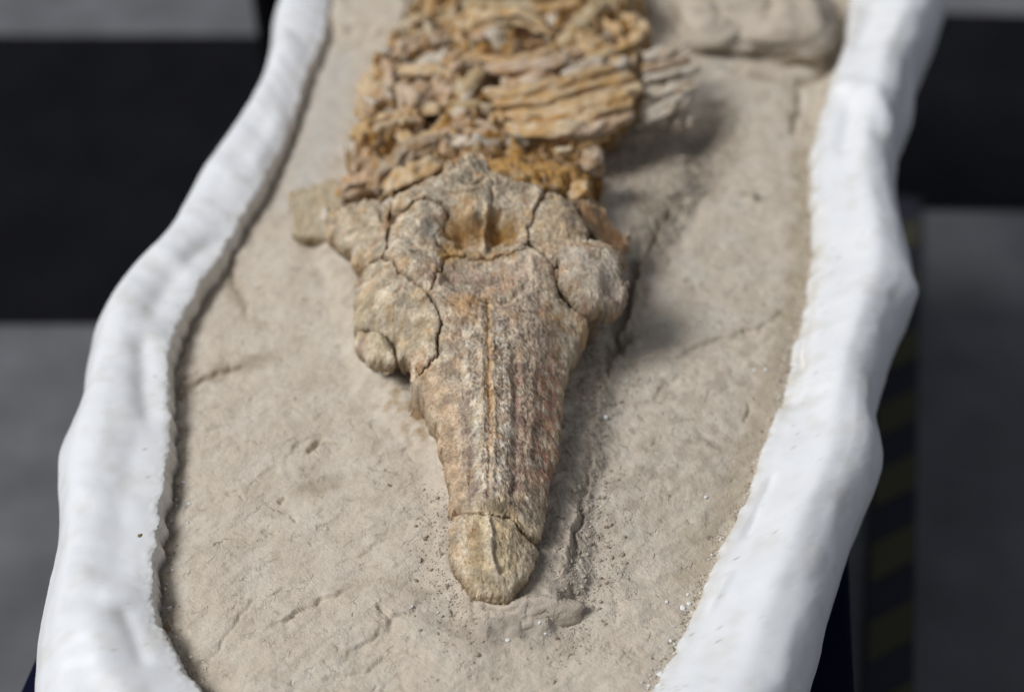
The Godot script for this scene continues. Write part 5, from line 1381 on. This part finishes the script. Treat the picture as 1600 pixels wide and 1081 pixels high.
	var list := [
		["rib", [Vector3(-0.0286,0.682,-0.2981),Vector3(0,0.684,-0.2913),Vector3(0.0399,0.686,-0.3015),Vector3(0.0702,0.685,-0.3158),Vector3(0.1097,0.68,-0.3388)], [5, 7, 7, 6.5, 5.5], 0.8, "honey", "farthest honey rib of the fan, curving up to the grey fragment", ribs],
		["rib", [Vector3(-0.0198,0.68,-0.2784),Vector3(0.023,0.684,-0.2775),Vector3(0.0696,0.686,-0.2951),Vector3(0.1282,0.678,-0.3282)], [4, 6, 6.5, 6], 0.8, "amber", "second amber rib of the fan, counted from its far side", ribs],
		["rib", [Vector3(-0.0033,0.678,-0.2673),Vector3(0.0393,0.682,-0.2644),Vector3(0.0823,0.686,-0.2781),Vector3(0.1353,0.678,-0.3119)], [4, 5.5, 6.5, 6], 0.8, "honey", "pale honey rib in the middle of the fan, ending near the dark gap", ribs],
		["rib", [Vector3(-0.0099,0.674,-0.2712),Vector3(0.0196,0.678,-0.2518),Vector3(0.0633,0.683,-0.2559),Vector3(0.0986,0.685,-0.2742),Vector3(0.1232,0.682,-0.2896)], [3.5, 5, 6, 6.5, 6], 0.8, "amber", "amber rib with a thin dark tip left, fourth of the fan", ribs],
		["rib", [Vector3(0.0066,0.672,-0.254),Vector3(0.0469,0.678,-0.2456),Vector3(0.085,0.682,-0.2582),Vector3(0.1235,0.679,-0.2786)], [4, 6, 7, 6.5], 0.8, "honey", "broad honey rib, the last but one of the fan", ribs],
		["rib", [Vector3(0.0144,0.67,-0.2421),Vector3(0.0552,0.676,-0.2348),Vector3(0.0913,0.678,-0.2487),Vector3(0.1214,0.674,-0.2712)], [4, 6, 7, 6.5], 0.8, "pink", "pinkish rib at the near edge of the fan, jagged at its right end", ribs],
		["rib", [Vector3(0.0294,0.666,-0.2378),Vector3(0.0683,0.67,-0.233),Vector3(0.0949,0.67,-0.2483)], [4, 6, 5], 0.7, "amber", "short amber rib lowest of the fan, overhanging the dark hollow", ribs],
		["rib", [Vector3(0.0536,0.686,-0.3221),Vector3(0.0753,0.688,-0.3304),Vector3(0.0984,0.684,-0.349)], [5, 6, 4.5], 0.8, "grey", "thin grey rib piece along the far edge of the fan", ribs],
		["rib", [Vector3(0.0712,0.684,-0.349),Vector3(0.0954,0.684,-0.3602),Vector3(0.1154,0.68,-0.3747)], [5, 6, 5], 0.8, "olive", "olive rib stub just behind the fan", ribs],
		["broad_bone", [Vector3(-0.0114,0.684,-0.3203),Vector3(0.0201,0.688,-0.3194),Vector3(0.0483,0.684,-0.3203)], [9, 13, 9], 0.5, "pink", "flat pink bone plate behind the rib fan", ""],
		["rib_end", [Vector3(0.1427,0.666,-0.3799),Vector3(0.1668,0.666,-0.3891),Vector3(0.1942,0.662,-0.4061)], [7, 8, 6], 0.7, "grey", "topmost grey rib end of the stack at the far right", "grey rib ends at the far right"],
		["rib_end", [Vector3(0.1401,0.666,-0.3595),Vector3(0.1653,0.666,-0.3663),Vector3(0.1908,0.662,-0.3807)], [6, 6, 5], 0.8, "pink", "reddish rib end, second in the stack at the far right", "grey rib ends at the far right"],
		["rib_end", [Vector3(0.1416,0.666,-0.3373),Vector3(0.1713,0.664,-0.351),Vector3(0.2031,0.66,-0.3675)], [6, 7, 5], 0.8, "grey", "long grey rib end jutting farthest right, with a pointed tip", "grey rib ends at the far right"],
		["rib_end", [Vector3(0.1419,0.664,-0.318),Vector3(0.1697,0.662,-0.3271),Vector3(0.195,0.658,-0.3411)], [8, 9, 8], 0.75, "grey", "thick bluish-grey rib end near the bottom of the stack", "grey rib ends at the far right"],
		["rib_end", [Vector3(0.1322,0.658,-0.2828),Vector3(0.1615,0.658,-0.3008),Vector3(0.1911,0.654,-0.3308)], [7, 10, 7], 0.75, "grey", "lowest and widest grey rib end, its left tip over the dark hollow", "grey rib ends at the far right"],
		["bone_peg", [Vector3(0.169,0.64,-0.2934),Vector3(0.1731,0.646,-0.2998),Vector3(0.1778,0.648,-0.3102)], [5, 6, 5], 0.9, "grey", "small upright grey peg under the grey rib ends", ""],
		["bone_peg", [Vector3(0.1832,0.638,-0.299),Vector3(0.1861,0.642,-0.3069),Vector3(0.188,0.644,-0.3152)], [4, 4.5, 4], 0.9, "grey", "thin grey splinter right of the small grey peg", ""],
		["long_bone", [Vector3(0.0496,0.684,-0.3875),Vector3(0.0729,0.69,-0.4117),Vector3(0.1002,0.688,-0.4504)], [5, 6, 7], 0.9, "olive", "straight olive long bone slanting up to the top edge", ""],
		["long_bone", [Vector3(0.0727,0.682,-0.3972),Vector3(0.0863,0.684,-0.3921),Vector3(0.1037,0.68,-0.3907)], [6, 9, 5], 0.6, "honey", "short honey-coloured bone below the slanting long bone", ""],
		["long_bone", [Vector3(-0.0662,0.682,-0.4136),Vector3(-0.0403,0.688,-0.4099),Vector3(-0.0105,0.684,-0.4321)], [10, 9, 6], 0.8, "honey", "stout honey long bone lying at the top left of the pile", ""],
		["long_bone", [Vector3(-0.0278,0.686,-0.4103),Vector3(-0.0192,0.69,-0.3862),Vector3(-0.0117,0.682,-0.3742)], [4, 6, 4], 0.9, "grey", "pale splinter standing across the middle of the pile", ""],
		["long_bone", [Vector3(0.0367,0.684,-0.4489),Vector3(0.0433,0.686,-0.4245),Vector3(0.0381,0.682,-0.3996)], [5, 6, 5], 0.9, "grey", "whitish bent bone at the top centre of the pile", ""],
		["long_bone", [Vector3(-0.1137,0.67,-0.4496),Vector3(-0.078,0.68,-0.4547),Vector3(-0.0283,0.684,-0.4537),Vector3(0.0282,0.684,-0.4465),Vector3(0.078,0.68,-0.4547)], [5, 6, 6, 6, 5], 0.8, "olive", "long grey-olive bone crossing the pile along the top edge", ""],
		["long_bone", [Vector3(-0.1573,0.656,-0.2959),Vector3(-0.1526,0.666,-0.3176),Vector3(-0.1474,0.67,-0.3475),Vector3(-0.144,0.666,-0.3788)], [7, 8, 8, 6], 0.8, "honey", "long yellowish bone down the left edge of the pile", ""],
		["long_bone", [Vector3(-0.1253,0.68,-0.1586),Vector3(-0.103,0.692,-0.1638),Vector3(-0.0724,0.694,-0.1845)], [6, 11, 8], 0.7, "honey", "yellow spindle-shaped bone just behind the skull's left side", ""],
		["long_bone", [Vector3(-0.1392,0.67,-0.1701),Vector3(-0.119,0.682,-0.1831),Vector3(-0.0956,0.686,-0.2038),Vector3(-0.0708,0.682,-0.2225)], [6, 8, 8, 6], 0.8, "brown", "dark brown bone between the yellow spindle and the hollow vertebra", ""],
		["long_bone", [Vector3(-0.1668,0.656,-0.1861),Vector3(-0.1498,0.666,-0.1824),Vector3(-0.1339,0.674,-0.1925)], [8, 9, 7], 0.8, "pink", "short pinkish bone left of the dark brown one", ""],
		["long_bone", [Vector3(-0.129,0.67,-0.214),Vector3(-0.1032,0.68,-0.2249),Vector3(-0.0857,0.68,-0.2391)], [5, 6, 5], 0.8, "olive", "thin pale bone along the hollow vertebra's right side", ""],
		["long_bone", [Vector3(-0.0584,0.68,-0.2911),Vector3(-0.0432,0.69,-0.306),Vector3(-0.0257,0.686,-0.3419)], [6, 7, 5], 0.9, "olive", "grey-green bone rising in the centre of the pile", ""],
		["long_bone", [Vector3(-0.0865,0.68,-0.3344),Vector3(-0.0745,0.688,-0.3054),Vector3(-0.0624,0.682,-0.2928)], [8, 9, 7], 0.8, "pink", "smooth pinkish bone left of the central grey-green one", ""],
		["long_bone", [Vector3(-0.0928,0.68,-0.2889),Vector3(-0.056,0.686,-0.2792),Vector3(-0.0197,0.682,-0.2738)], [5, 6, 5], 0.8, "olive", "slender olive bone lying across below the central bone", ""],
		["long_bone", [Vector3(-0.1195,0.676,-0.2877),Vector3(-0.0994,0.684,-0.2923),Vector3(-0.0847,0.682,-0.2864)], [11, 13, 8], 0.65, "pink", "pale rounded bone at the left of the pile", ""],
		["long_bone", [Vector3(-0.1422,0.67,-0.3768),Vector3(-0.1091,0.68,-0.3566),Vector3(-0.0753,0.682,-0.3674),Vector3(-0.0447,0.678,-0.3774)], [7, 9, 8, 6], 0.7, "grey", "grey knobbly bone crossing the left of the pile", ""],
		["long_bone", [Vector3(-0.1228,0.67,-0.4162),Vector3(-0.1016,0.68,-0.4235),Vector3(-0.0887,0.68,-0.3977)], [8, 9, 8], 0.8, "olive", "curved olive bone at the upper left edge of the pile", ""],
		["long_bone", [Vector3(-0.0749,0.68,-0.3543),Vector3(-0.0409,0.686,-0.3598),Vector3(-0.0068,0.682,-0.3697)], [5, 6, 5], 0.8, "amber", "amber bone lying across behind the central bone", ""],
		["long_bone", [Vector3(-0.0619,0.678,-0.2456),Vector3(-0.0402,0.686,-0.2439),Vector3(-0.0206,0.68,-0.2249)], [5, 6, 5], 0.8, "pink", "bent pinkish bone close behind the skull crest", ""],
		["long_bone", [Vector3(-0.0645,0.68,-0.2249),Vector3(-0.0384,0.686,-0.2157),Vector3(-0.0129,0.68,-0.2209)], [4, 5.5, 4], 0.8, "grey", "short whitish bone right behind the skull crest", ""],
		["long_bone", [Vector3(-0.0032,0.68,-0.2209),Vector3(0.0052,0.686,-0.2277),Vector3(0.0097,0.682,-0.2387)], [5, 6, 6], 0.9, "grey", "tiny white-tipped stub at the left end of the rib fan", ""],
		["long_bone", [Vector3(-0.0722,0.678,-0.2642),Vector3(-0.0648,0.682,-0.2387),Vector3(-0.0708,0.68,-0.2209)], [5, 6, 5], 0.8, "pink", "narrow bone beside the dark round hollow", ""],
		["curved_bone", [Vector3(-0.1515,0.666,-0.2791),Vector3(-0.1435,0.682,-0.3078),Vector3(-0.1176,0.69,-0.3321),Vector3(-0.0803,0.692,-0.3251),Vector3(-0.0613,0.686,-0.308)], [6, 7, 6, 6, 4], 0.8, "honey", "long arched bone round the left of the pile, its middle highest", ""],
		["curved_bone", [Vector3(-0.1145,0.676,-0.294),Vector3(-0.1264,0.686,-0.3297),Vector3(-0.1127,0.69,-0.3724),Vector3(-0.069,0.69,-0.3954)], [5, 6, 6, 5], 0.8, "pink", "arched pinkish bone inside the long arched one", ""],
		["curved_bone", [Vector3(-0.0689,0.684,-0.3875),Vector3(-0.0402,0.694,-0.4131),Vector3(0.007,0.696,-0.4221),Vector3(0.0428,0.688,-0.3982)], [5, 7, 7, 5], 0.7, "honey", "wide arch of bone over the hollow at the top of the pile", ""],
		["curved_bone", [Vector3(0.0469,0.684,-0.3898),Vector3(0.0257,0.69,-0.3499),Vector3(-0.0101,0.692,-0.3405),Vector3(-0.0424,0.688,-0.3706)], [5, 6, 6, 4], 0.7, "amber", "amber arch closing the near side of the top hollow", ""],
		["curved_bone", [Vector3(-0.065,0.678,-0.2415),Vector3(-0.0932,0.684,-0.2201),Vector3(-0.1134,0.686,-0.2419),Vector3(-0.1037,0.686,-0.2729),Vector3(-0.0724,0.686,-0.2771)], [5, 6, 6, 6, 4], 0.8, "honey", "bone curling round the dark hollow at the left", ""],
		["curved_bone", [Vector3(-0.0065,0.682,-0.2296),Vector3(-0.0377,0.688,-0.2496),Vector3(-0.062,0.688,-0.2374),Vector3(-0.0714,0.686,-0.2038)], [4, 6, 6, 5], 0.8, "pink", "hook-shaped pink bone behind the skull crest", ""],
		["curved_bone", [Vector3(0.0696,0.686,-0.415),Vector3(0.0854,0.688,-0.3706),Vector3(0.1279,0.682,-0.3926),Vector3(0.1491,0.676,-0.4291)], [5, 7, 7, 5], 0.7, "amber", "amber hook-shaped bone under the block at the top right", ""],
		["rib", [Vector3(-0.0404,0.684,-0.3291),Vector3(0,0.69,-0.3277),Vector3(0.0404,0.69,-0.3365),Vector3(0.0716,0.686,-0.362)], [4, 6, 7, 5], 0.7, "pink", "long pinkish rib lying behind the whole fan", ribs],
		["rib", [Vector3(-0.023,0.674,-0.265),Vector3(0.0097,0.68,-0.2391),Vector3(0.0517,0.684,-0.2342),Vector3(0.0881,0.682,-0.253)], [3, 5, 6, 4], 0.8, "honey", "thin pale rib lying over the two nearest ribs of the fan", ribs],
		["long_bone", [Vector3(0.0882,0.68,-0.4426),Vector3(0.1048,0.686,-0.4221),Vector3(0.1197,0.68,-0.407)], [6, 8, 6], 0.7, "amber", "amber bone left of the big block at the top right", ""],
	]
	var k := 0
	for b in list:
		k += 1
		var pts: Array = b[1]
		var is_rib: bool = b[0].begins_with("rib")
		var r: Array = b[2].map(func(q): return q * (0.00085 if b[0] == "rib_end" else (0.00128 if is_rib else 0.00125)))
		var mid: Vector3 = pts[pts.size() / 2]
		mid.y -= r[r.size() / 2]
		if b[0] == "rib_end":
			for q in pts.size():
				pts[q] += Vector3(0, 0.004, 0)
		if is_rib and pts.size() > 3:
			for q in pts.size():
				pts[q] += Vector3(0, 0.004, 0)
		if b[0] == "curved_bone":
			for q in pts.size():
				pts[q] += Vector3(0, -0.004 + 0.003 * sin(k + q * 1.7), 0)
				r[q] *= 1.0 + 0.35 * sin(k * 1.3 + q * 2.1)
		if b[0] == "long_bone":
			for q in pts.size():
				pts[q] += Vector3(0, 0.005 * sin(k * 2.4 + q * 1.1) - 0.003, 0)
		var kind: String = b[4]
		var tone := func(p: Vector3, g: float) -> Color: return tone_of.call(kind, p, g)
		var mi := part(b[0], rod(pts, r, b[3] if b[0] != "curved_bone" else 0.62, tone, k, mid, 0.34 if b[0] != "curved_bone" else 0.55, 18, 0.2 if is_rib else (0.45 if b[0] != "curved_bone" else 0.75)), mats.bone)
		mi.position = mid
		tag(mi, b[5], "rib" if is_rib else "fossil bone", b[6])
	# lumps: vertebrae and broken blocks; name, centre, half sizes in mm, turn, hollow, tone, label
	var lumps := [
		["vertebra", Vector3(-0.1415,0.666,-0.2573), Vector3(27, 15, 17), 0.35, 0.55, "olive", "hollow olive vertebra at the left edge of the pile"],
		["bone_block", Vector3(0.1345,0.67,-0.4399), Vector3(20, 12, 15), -0.7, 0.0, "honey", "big ridged ochre block at the top right of the pile"],
		["bone_block", Vector3(-0.1701,0.642,-0.1904), Vector3(9, 8, 8), 0.3, 0.0, "amber", "small amber lump touching the flat olive plate's right end"],
		["bone_block", Vector3(-0.1847,0.634,-0.1628), Vector3(7, 8, 14), 0.5, 0.0, "grey", "small pale curved chip below the flat olive plate"],
		["bone_block", Vector3(0.0517,0.695,-0.1911), Vector3(10, 6, 6), 0.2, 0.2, "olive", "small olive knob on the ochre back of the skull"],
		["bone_block", Vector3(0.0791,0.686,-0.1881), Vector3(13, 13, 15), 0.3, 0.0, "brown", "dark reddish lump at the right end of the skull's back"],
		["bone_block", Vector3(0.064,0.703,-0.1212), Vector3(13, 14, 12), 0.3, 0.0, "amber", "rough orange lump right of the skull's rear plate"],
		["bone_block", Vector3(0.109,0.678,-0.3525), Vector3(15, 9, 11), 0.5, 0.0, "grey", "grey lump between the rib fan and the grey rib ends"],
		["bone_block", Vector3(0.1324,0.66,-0.3253), Vector3(9, 12, 9), 0.1, 0.0, "brown", "dark brown lump in the gap before the grey rib ends"],
		["vertebra", Vector3(-0.1014,0.678,-0.2549), Vector3(14, 10, 12), 0.2, 0.5, "pink", "small pinkish vertebra near the dark round hollow"],
		["bone_block", Vector3(-0.0422,0.678,-0.2375), Vector3(15, 8, 10), 0.2, 0.35, "pink", "dented pinkish lump in front of the bent bone"],
		["vertebra", Vector3(-0.071,0.682,-0.3383), Vector3(15, 9, 11), -0.3, 0.4, "olive", "olive vertebra with a small dark hole, upper middle of the pile"],
		["bone_block", Vector3(0.0792,0.678,-0.3797), Vector3(16, 10, 11), -0.4, 0.2, "amber", "amber wedge behind the rib fan"],
		["bone_block", Vector3(-0.1253,0.672,-0.3316), Vector3(13, 9, 14), 0.3, 0.2, "grey", "grey lump beside the long yellowish edge bone"],
		["bone_block", Vector3(-0.1037,0.674,-0.3851), Vector3(15, 10, 12), 0.5, 0.25, "honey", "honey lump above the knobbly grey bone"],
		["bone_block", Vector3(-0.1142,0.708,-0.0975), Vector3(8, 7, 7), 0.5, 0.0, "grey", "pale pebble-like lump at the skull crest's left end"],
	]
	for b in lumps:
		k += 1
		var at: Vector3 = b[1]
		var size: Vector3 = b[2] * 0.00085
		var kind: String = b[5]
		var base := at - Vector3(0, size.y, 0)
		var tone := func(p: Vector3, g: float) -> Color: return tone_of.call(kind, p, g * 0.5)
		var mi := part(b[0], lump(at, size, b[3], b[4], tone, k, base, 0.3, 0.8), mats.bone)
		mi.position = base
		tag(mi, b[6], "vertebra" if b[0] == "vertebra" else "fossil bone")
	# the flat plate lying apart on the left, tilted towards the front
	var pf := Field.new(-0.25, -0.30, -0.13, -0.14, 0.001, nz["wob"])
	for j in pf.nz:
		for i in pf.nx:
			var x := pf.x0 + i * pf.s
			var z := pf.z0 + j * pf.s
			pf.h[j * pf.nx + i] = 0.036 - 0.42 * (z + 0.255) - 0.10 * (x + 0.20) + 0.020 - 0.004 * smoothstep(-0.247, -0.256, z) + 0.0016 * patch.get_noise_2d(x, z) + 0.0008 * jag.get_noise_2d(x, z)
			pf.c[j * pf.nx + i] = tone_of.call("olive", Vector3(x, 0.0, z), 0.1).lerp(Color(0.54, 0.46, 0.33), 0.65)
	var plate := thing("bone_plate", Vector3(-0.202,0.62,-0.2074), "flat angular olive bone plate lying apart left of the skull, tilted forward", "fossil bone")
	part("plate", cut(pf, [Vector2(-0.2259,-0.1812),Vector2(-0.2116,-0.1918),Vector2(-0.1948,-0.1987),Vector2(-0.1804,-0.2026),Vector2(-0.1736,-0.1987),Vector2(-0.1698,-0.1812),Vector2(-0.1649,-0.1668),Vector2(-0.1755,-0.1563),Vector2(-0.1851,-0.1432),Vector2(-0.1916,-0.1385),Vector2(-0.2026,-0.1357),Vector2(-0.2147,-0.1311),Vector2(-0.2199,-0.1525)], 0.0015, func(x: float, z: float) -> float: return maxf(ground(x, z) - 0.003, Y0 + pf.height(x, z) - 0.016), 0.0, 0.004, 0.004, Color(0.30, 0.24, 0.15), plate.position), mats.bone, plate)
	# splinters too many to tell apart, all over the bed
	var rng := RandomNumberGenerator.new()
	rng.seed = 42
	var st := SurfaceTool.new()
	st.begin(Mesh.PRIMITIVE_TRIANGLES)
	var area := PackedVector2Array([Vector2(-0.1353,-0.201),Vector2(-0.1528,-0.2719),Vector2(-0.1383,-0.3698),Vector2(-0.101,-0.476),Vector2(-0.0606,-0.6053),Vector2(0.0761,-0.619),Vector2(0.1226,-0.476),Vector2(0.1186,-0.3926),Vector2(0.048,-0.3473),Vector2(-0.0068,-0.3253),Vector2(-0.0198,-0.2564),Vector2(-0.0718,-0.2309),Vector2(-0.1035,-0.2109)])
	var kinds := ["amber", "honey", "pink", "olive", "grey", "brown"]
	var cnt := 0
	while cnt < 22:
		var p := Vector2(rng.randf_range(-0.16, 0.14), rng.randf_range(-0.62, -0.2))
		if not Geometry2D.is_point_in_polygon(p, area):
			continue
		cnt += 1
		var ang := rng.randf_range(-0.6, 0.9) + (PI / 2 if rng.randf() < 0.25 else 0.0)
		var len_ := rng.randf_range(0.012, 0.032)
		var d := Vector2(cos(ang), -sin(ang)) * len_ * 0.5
		var r := rng.randf_range(0.0025, 0.0055)
		var pts := []
		for q in 3:
			var w := p + d * (q - 1.0) + Vector2(-d.y, d.x) * (0.25 if q == 1 else 0.0)
			pts.append(Vector3(w.x, Y0 + f.height(p.x, p.y) + r * 0.6 + rng.randf_range(-0.002, 0.004), w.y))
		var kind: String = kinds[rng.randi() % kinds.size()]
		var tone := func(a: Vector3, g: float) -> Color: return tone_of.call(kind, a, g)
		st.append_from(rod(pts, [r * 0.7, r, r * 0.6], 0.8, tone, cnt + 200, bed.position, 0.2, 8), 0, Transform3D())
	var frag := part("bone_splinters", st.commit(), mats.bone, bed)
	frag.set_meta("kind", "stuff")

# ------------------------------------------------------------------ chips, pebbles and grit
func loose_bits() -> void:
	var rng := RandomNumberGenerator.new()
	rng.seed = 77
	var meshes := [chip_mesh(1), chip_mesh(2), chip_mesh(3), chip_mesh(4)]
	var white := plain(Color(0.78, 0.78, 0.76), 0.8)
	var buff := plain(Color(0.24, 0.18, 0.09), 0.9)
	var chips := [
		[Vector3(-0.2901,0.62,0.1471), 6.5, 2.6, "long white plaster flake beside the left rim, farthest of its row"],
		[Vector3(-0.2815,0.62,0.1717), 4.0, 3.0, "white plaster flake below the long one at the left rim"],
		[Vector3(-0.2927,0.62,0.171), 3.0, 2.5, "small white flake in the gap at the left rim"],
		[Vector3(-0.2835,0.62,0.2757), 5.0, 4.5, "rounded white plaster chip in the gap low on the left rim"],
		[Vector3(-0.2862,0.62,0.2401), 3.5, 2.5, "white chip in the gap above the rounded one"],
		[Vector3(-0.2797,0.62,0.1923), 2.6, 2.0, "tiny white flake on the rock near the left rim"],
		[Vector3(-0.081,0.62,0.288), 2.4, 2.0, "white speck left of the skull's tip, nearer the left"],
		[Vector3(-0.0601,0.62,0.2942), 2.4, 1.8, "white speck just left of the mound under the skull's tip"],
		[Vector3(-0.0036,0.62,0.3207), 5.0, 3.5, "white chip below the mound under the skull's tip"],
		[Vector3(0.022,0.626,0.3102), 4.0, 3.2, "pale chip on the mound's edge under the skull's tip"],
		[Vector3(0.0266,0.62,0.3171), 3.0, 2.4, "small white chip right of the one below the mound"],
		[Vector3(0.1261,0.62,0.2831), 4.0, 3.2, "lone white chip on the rock near the right rim"],
		[Vector3(0.1393,0.62,0.2874), 7.5, 5.5, "biggest white plaster chip at the foot of the right rim"],
		[Vector3(0.1448,0.62,0.2831), 5.0, 4.0, "white chip leaning against the biggest one"],
		[Vector3(0.1266,0.62,0.3207), 5.5, 4.0, "white chip at the right rim below the biggest one"],
		[Vector3(0.116,0.62,0.3499), 6.5, 5.0, "white chip against the right rim, nearest the front"],
		[Vector3(0.1069,0.62,0.3602), 4.0, 3.0, "small white chip at the front end of the right rim"],
		[Vector3(0.1676,0.62,0.1738), 4.5, 3.0, "single white chip on open rock, middle of the right side"],
		[Vector3(0.2254,0.62,0.0247), 4.5, 3.5, "left one of two white chips on the far right rock"],
		[Vector3(0.2361,0.62,0.0247), 4.5, 3.5, "right one of two white chips on the far right rock"],
		[Vector3(0.1051,0.62,0.0454), 3.5, 2.2, "pale flake on the rock right of the skull's cheek"],
		[Vector3(0.0837,0.624,0.0919), 6.0, 4.5, "pale crumb on the slope right of the snout"],
		[Vector3(0.1444,0.62,0.2744), 3.5, 3.0, "white chip just above the biggest one"],
		[Vector3(-0.202,0.62,0.2837), 2.2, 1.6, "white speck on the lower left rock"],
		[Vector3(0.1154,0.62,-0.2124), 4.0, 2.4, "white speck on the dark earth behind the skull"],
	]
	for b in chips:
		var at: Vector3 = b[0]
		at.y = ground(at.x, at.z) + 0.0006
		var o := part("plaster_chip", meshes[rng.randi() % 4], white)
		o.transform = Transform3D(Basis(Vector3.UP, rng.randf() * TAU).scaled_local(Vector3(b[1] * 0.0005, b[2] * 0.00035, b[2] * 0.0005)), at)
		tag(o, b[3], "chip", "white plaster chips on the rock")
	var stones := [
		[Vector3(-0.2811,0.62,0.2978), 8.0, "brown pebble in the gap low on the left rim"],
		[Vector3(-0.1063,0.62,0.1669), 4.5, "small round tan pebble on open rock left of the snout"],
		[Vector3(-0.3072,0.64,0.2337), 6.0, "tan grain stuck on top of the left plaster rim"],
	]
	for b in stones:
		var at: Vector3 = b[0]
		at.y = (ground(at.x, at.z) if b[1] != 6.0 else at.y) + 0.001
		var o := part("pebble", meshes[rng.randi() % 4], buff)
		o.transform = Transform3D(Basis(Vector3.UP, rng.randf() * TAU).scaled_local(Vector3(b[1] * 0.0005, b[1] * 0.0004, b[1] * 0.00035)), at)
		tag(o, b[2], "pebble")
	# grit nobody could count: along the rim, and round the snout
	var xf := []
	var col := []
	var pos := inner.size()
	for i in 2600:
		var k := rng.randi() % pos
		var a: Vector2 = inner[k]
		var b: Vector2 = inner[(k + 1) % pos]
		var p := a.lerp(b, rng.randf())
		var into: Vector2 = (a - outer[k]).normalized()
		p += into * (absf(rng.randfn(0.0, 0.006)) - 0.001)
		var s := rng.randf_range(0.0004, 0.0013) * (1.0 if rng.randf() < 0.9 else 1.7)
		xf.append([Vector3(p.x, ground(p.x, p.y) + s * 0.2, p.y), s])
		var w := rng.randf()
		col.append(Color(0.70, 0.68, 0.62) if w < 0.42 else Color(0.44, 0.36, 0.26) * rng.randf_range(0.6, 1.1))
	var homes := [Vector2(0.0659,0.0872),Vector2(0.0723,0.1459),Vector2(0.0678,0.1945),Vector2(0.0638,0.2343),Vector2(0.0547,0.2725),Vector2(0.041,0.3032),Vector2(-0.0532,0.2343),Vector2(-0.0443,0.2725),Vector2(-0.0334,0.2971),Vector2(-0.0595,0.2012),Vector2(0.0944,0.0251),Vector2(0.1533,-0.1483),Vector2(0.2006,-0.2563),Vector2(0.2256,-0.3089),Vector2(0.1309,-0.206),Vector2(0.107,-0.2563)]
	for i in 3600:
		var h: Vector2 = homes[rng.randi() % homes.size()]
		var p := h + Vector2(rng.randfn(0.0, 0.014), rng.randfn(0.0, 0.022))
		var s := rng.randf_range(0.0004, 0.0012) * (1.0 if rng.randf() < 0.9 else rng.randf_range(1.8, 3.2))
		xf.append([Vector3(p.x, ground(p.x, p.y) + s * 0.15, p.y), s])
		col.append(Color(0.46, 0.395, 0.315) * rng.randf_range(0.7, 1.1))
	for i in 1500:
		var p := Vector2(rng.randf_range(-0.3, 0.3), rng.randf_range(-0.3, 0.42))
		if not Geometry2D.is_point_in_polygon(p, PackedVector2Array(inner)):
			continue
		var s := rng.randf_range(0.0003, 0.0008)
		xf.append([Vector3(p.x, ground(p.x, p.y) + s * 0.15, p.y), s])
		col.append(Color(0.62, 0.58, 0.52) if rng.randf() < 0.3 else Color(0.46, 0.40, 0.32) * rng.randf_range(0.7, 1.2))
	var mm := MultiMesh.new()
	mm.transform_format = MultiMesh.TRANSFORM_3D
	mm.use_colors = true
	mm.mesh = meshes[2]
	mm.instance_count = xf.size()
	for i in xf.size():
		var bas := Basis(Vector3(rng.randf() - 0.5, rng.randf() - 0.5, rng.randf() - 0.5).normalized(), rng.randf() * TAU).scaled(Vector3.ONE * xf[i][1])
		mm.set_instance_transform(i, Transform3D(bas, xf[i][0]))
		mm.set_instance_color(i, col[i])
	var g := MultiMeshInstance3D.new()
	g.name = "loose_grit"
	g.multimesh = mm
	g.material_override = mats.grit
	add_child(g, true)
	tag(g, "loose sand grit and plaster crumbs scattered over the rock", "grit", "", "stuff")
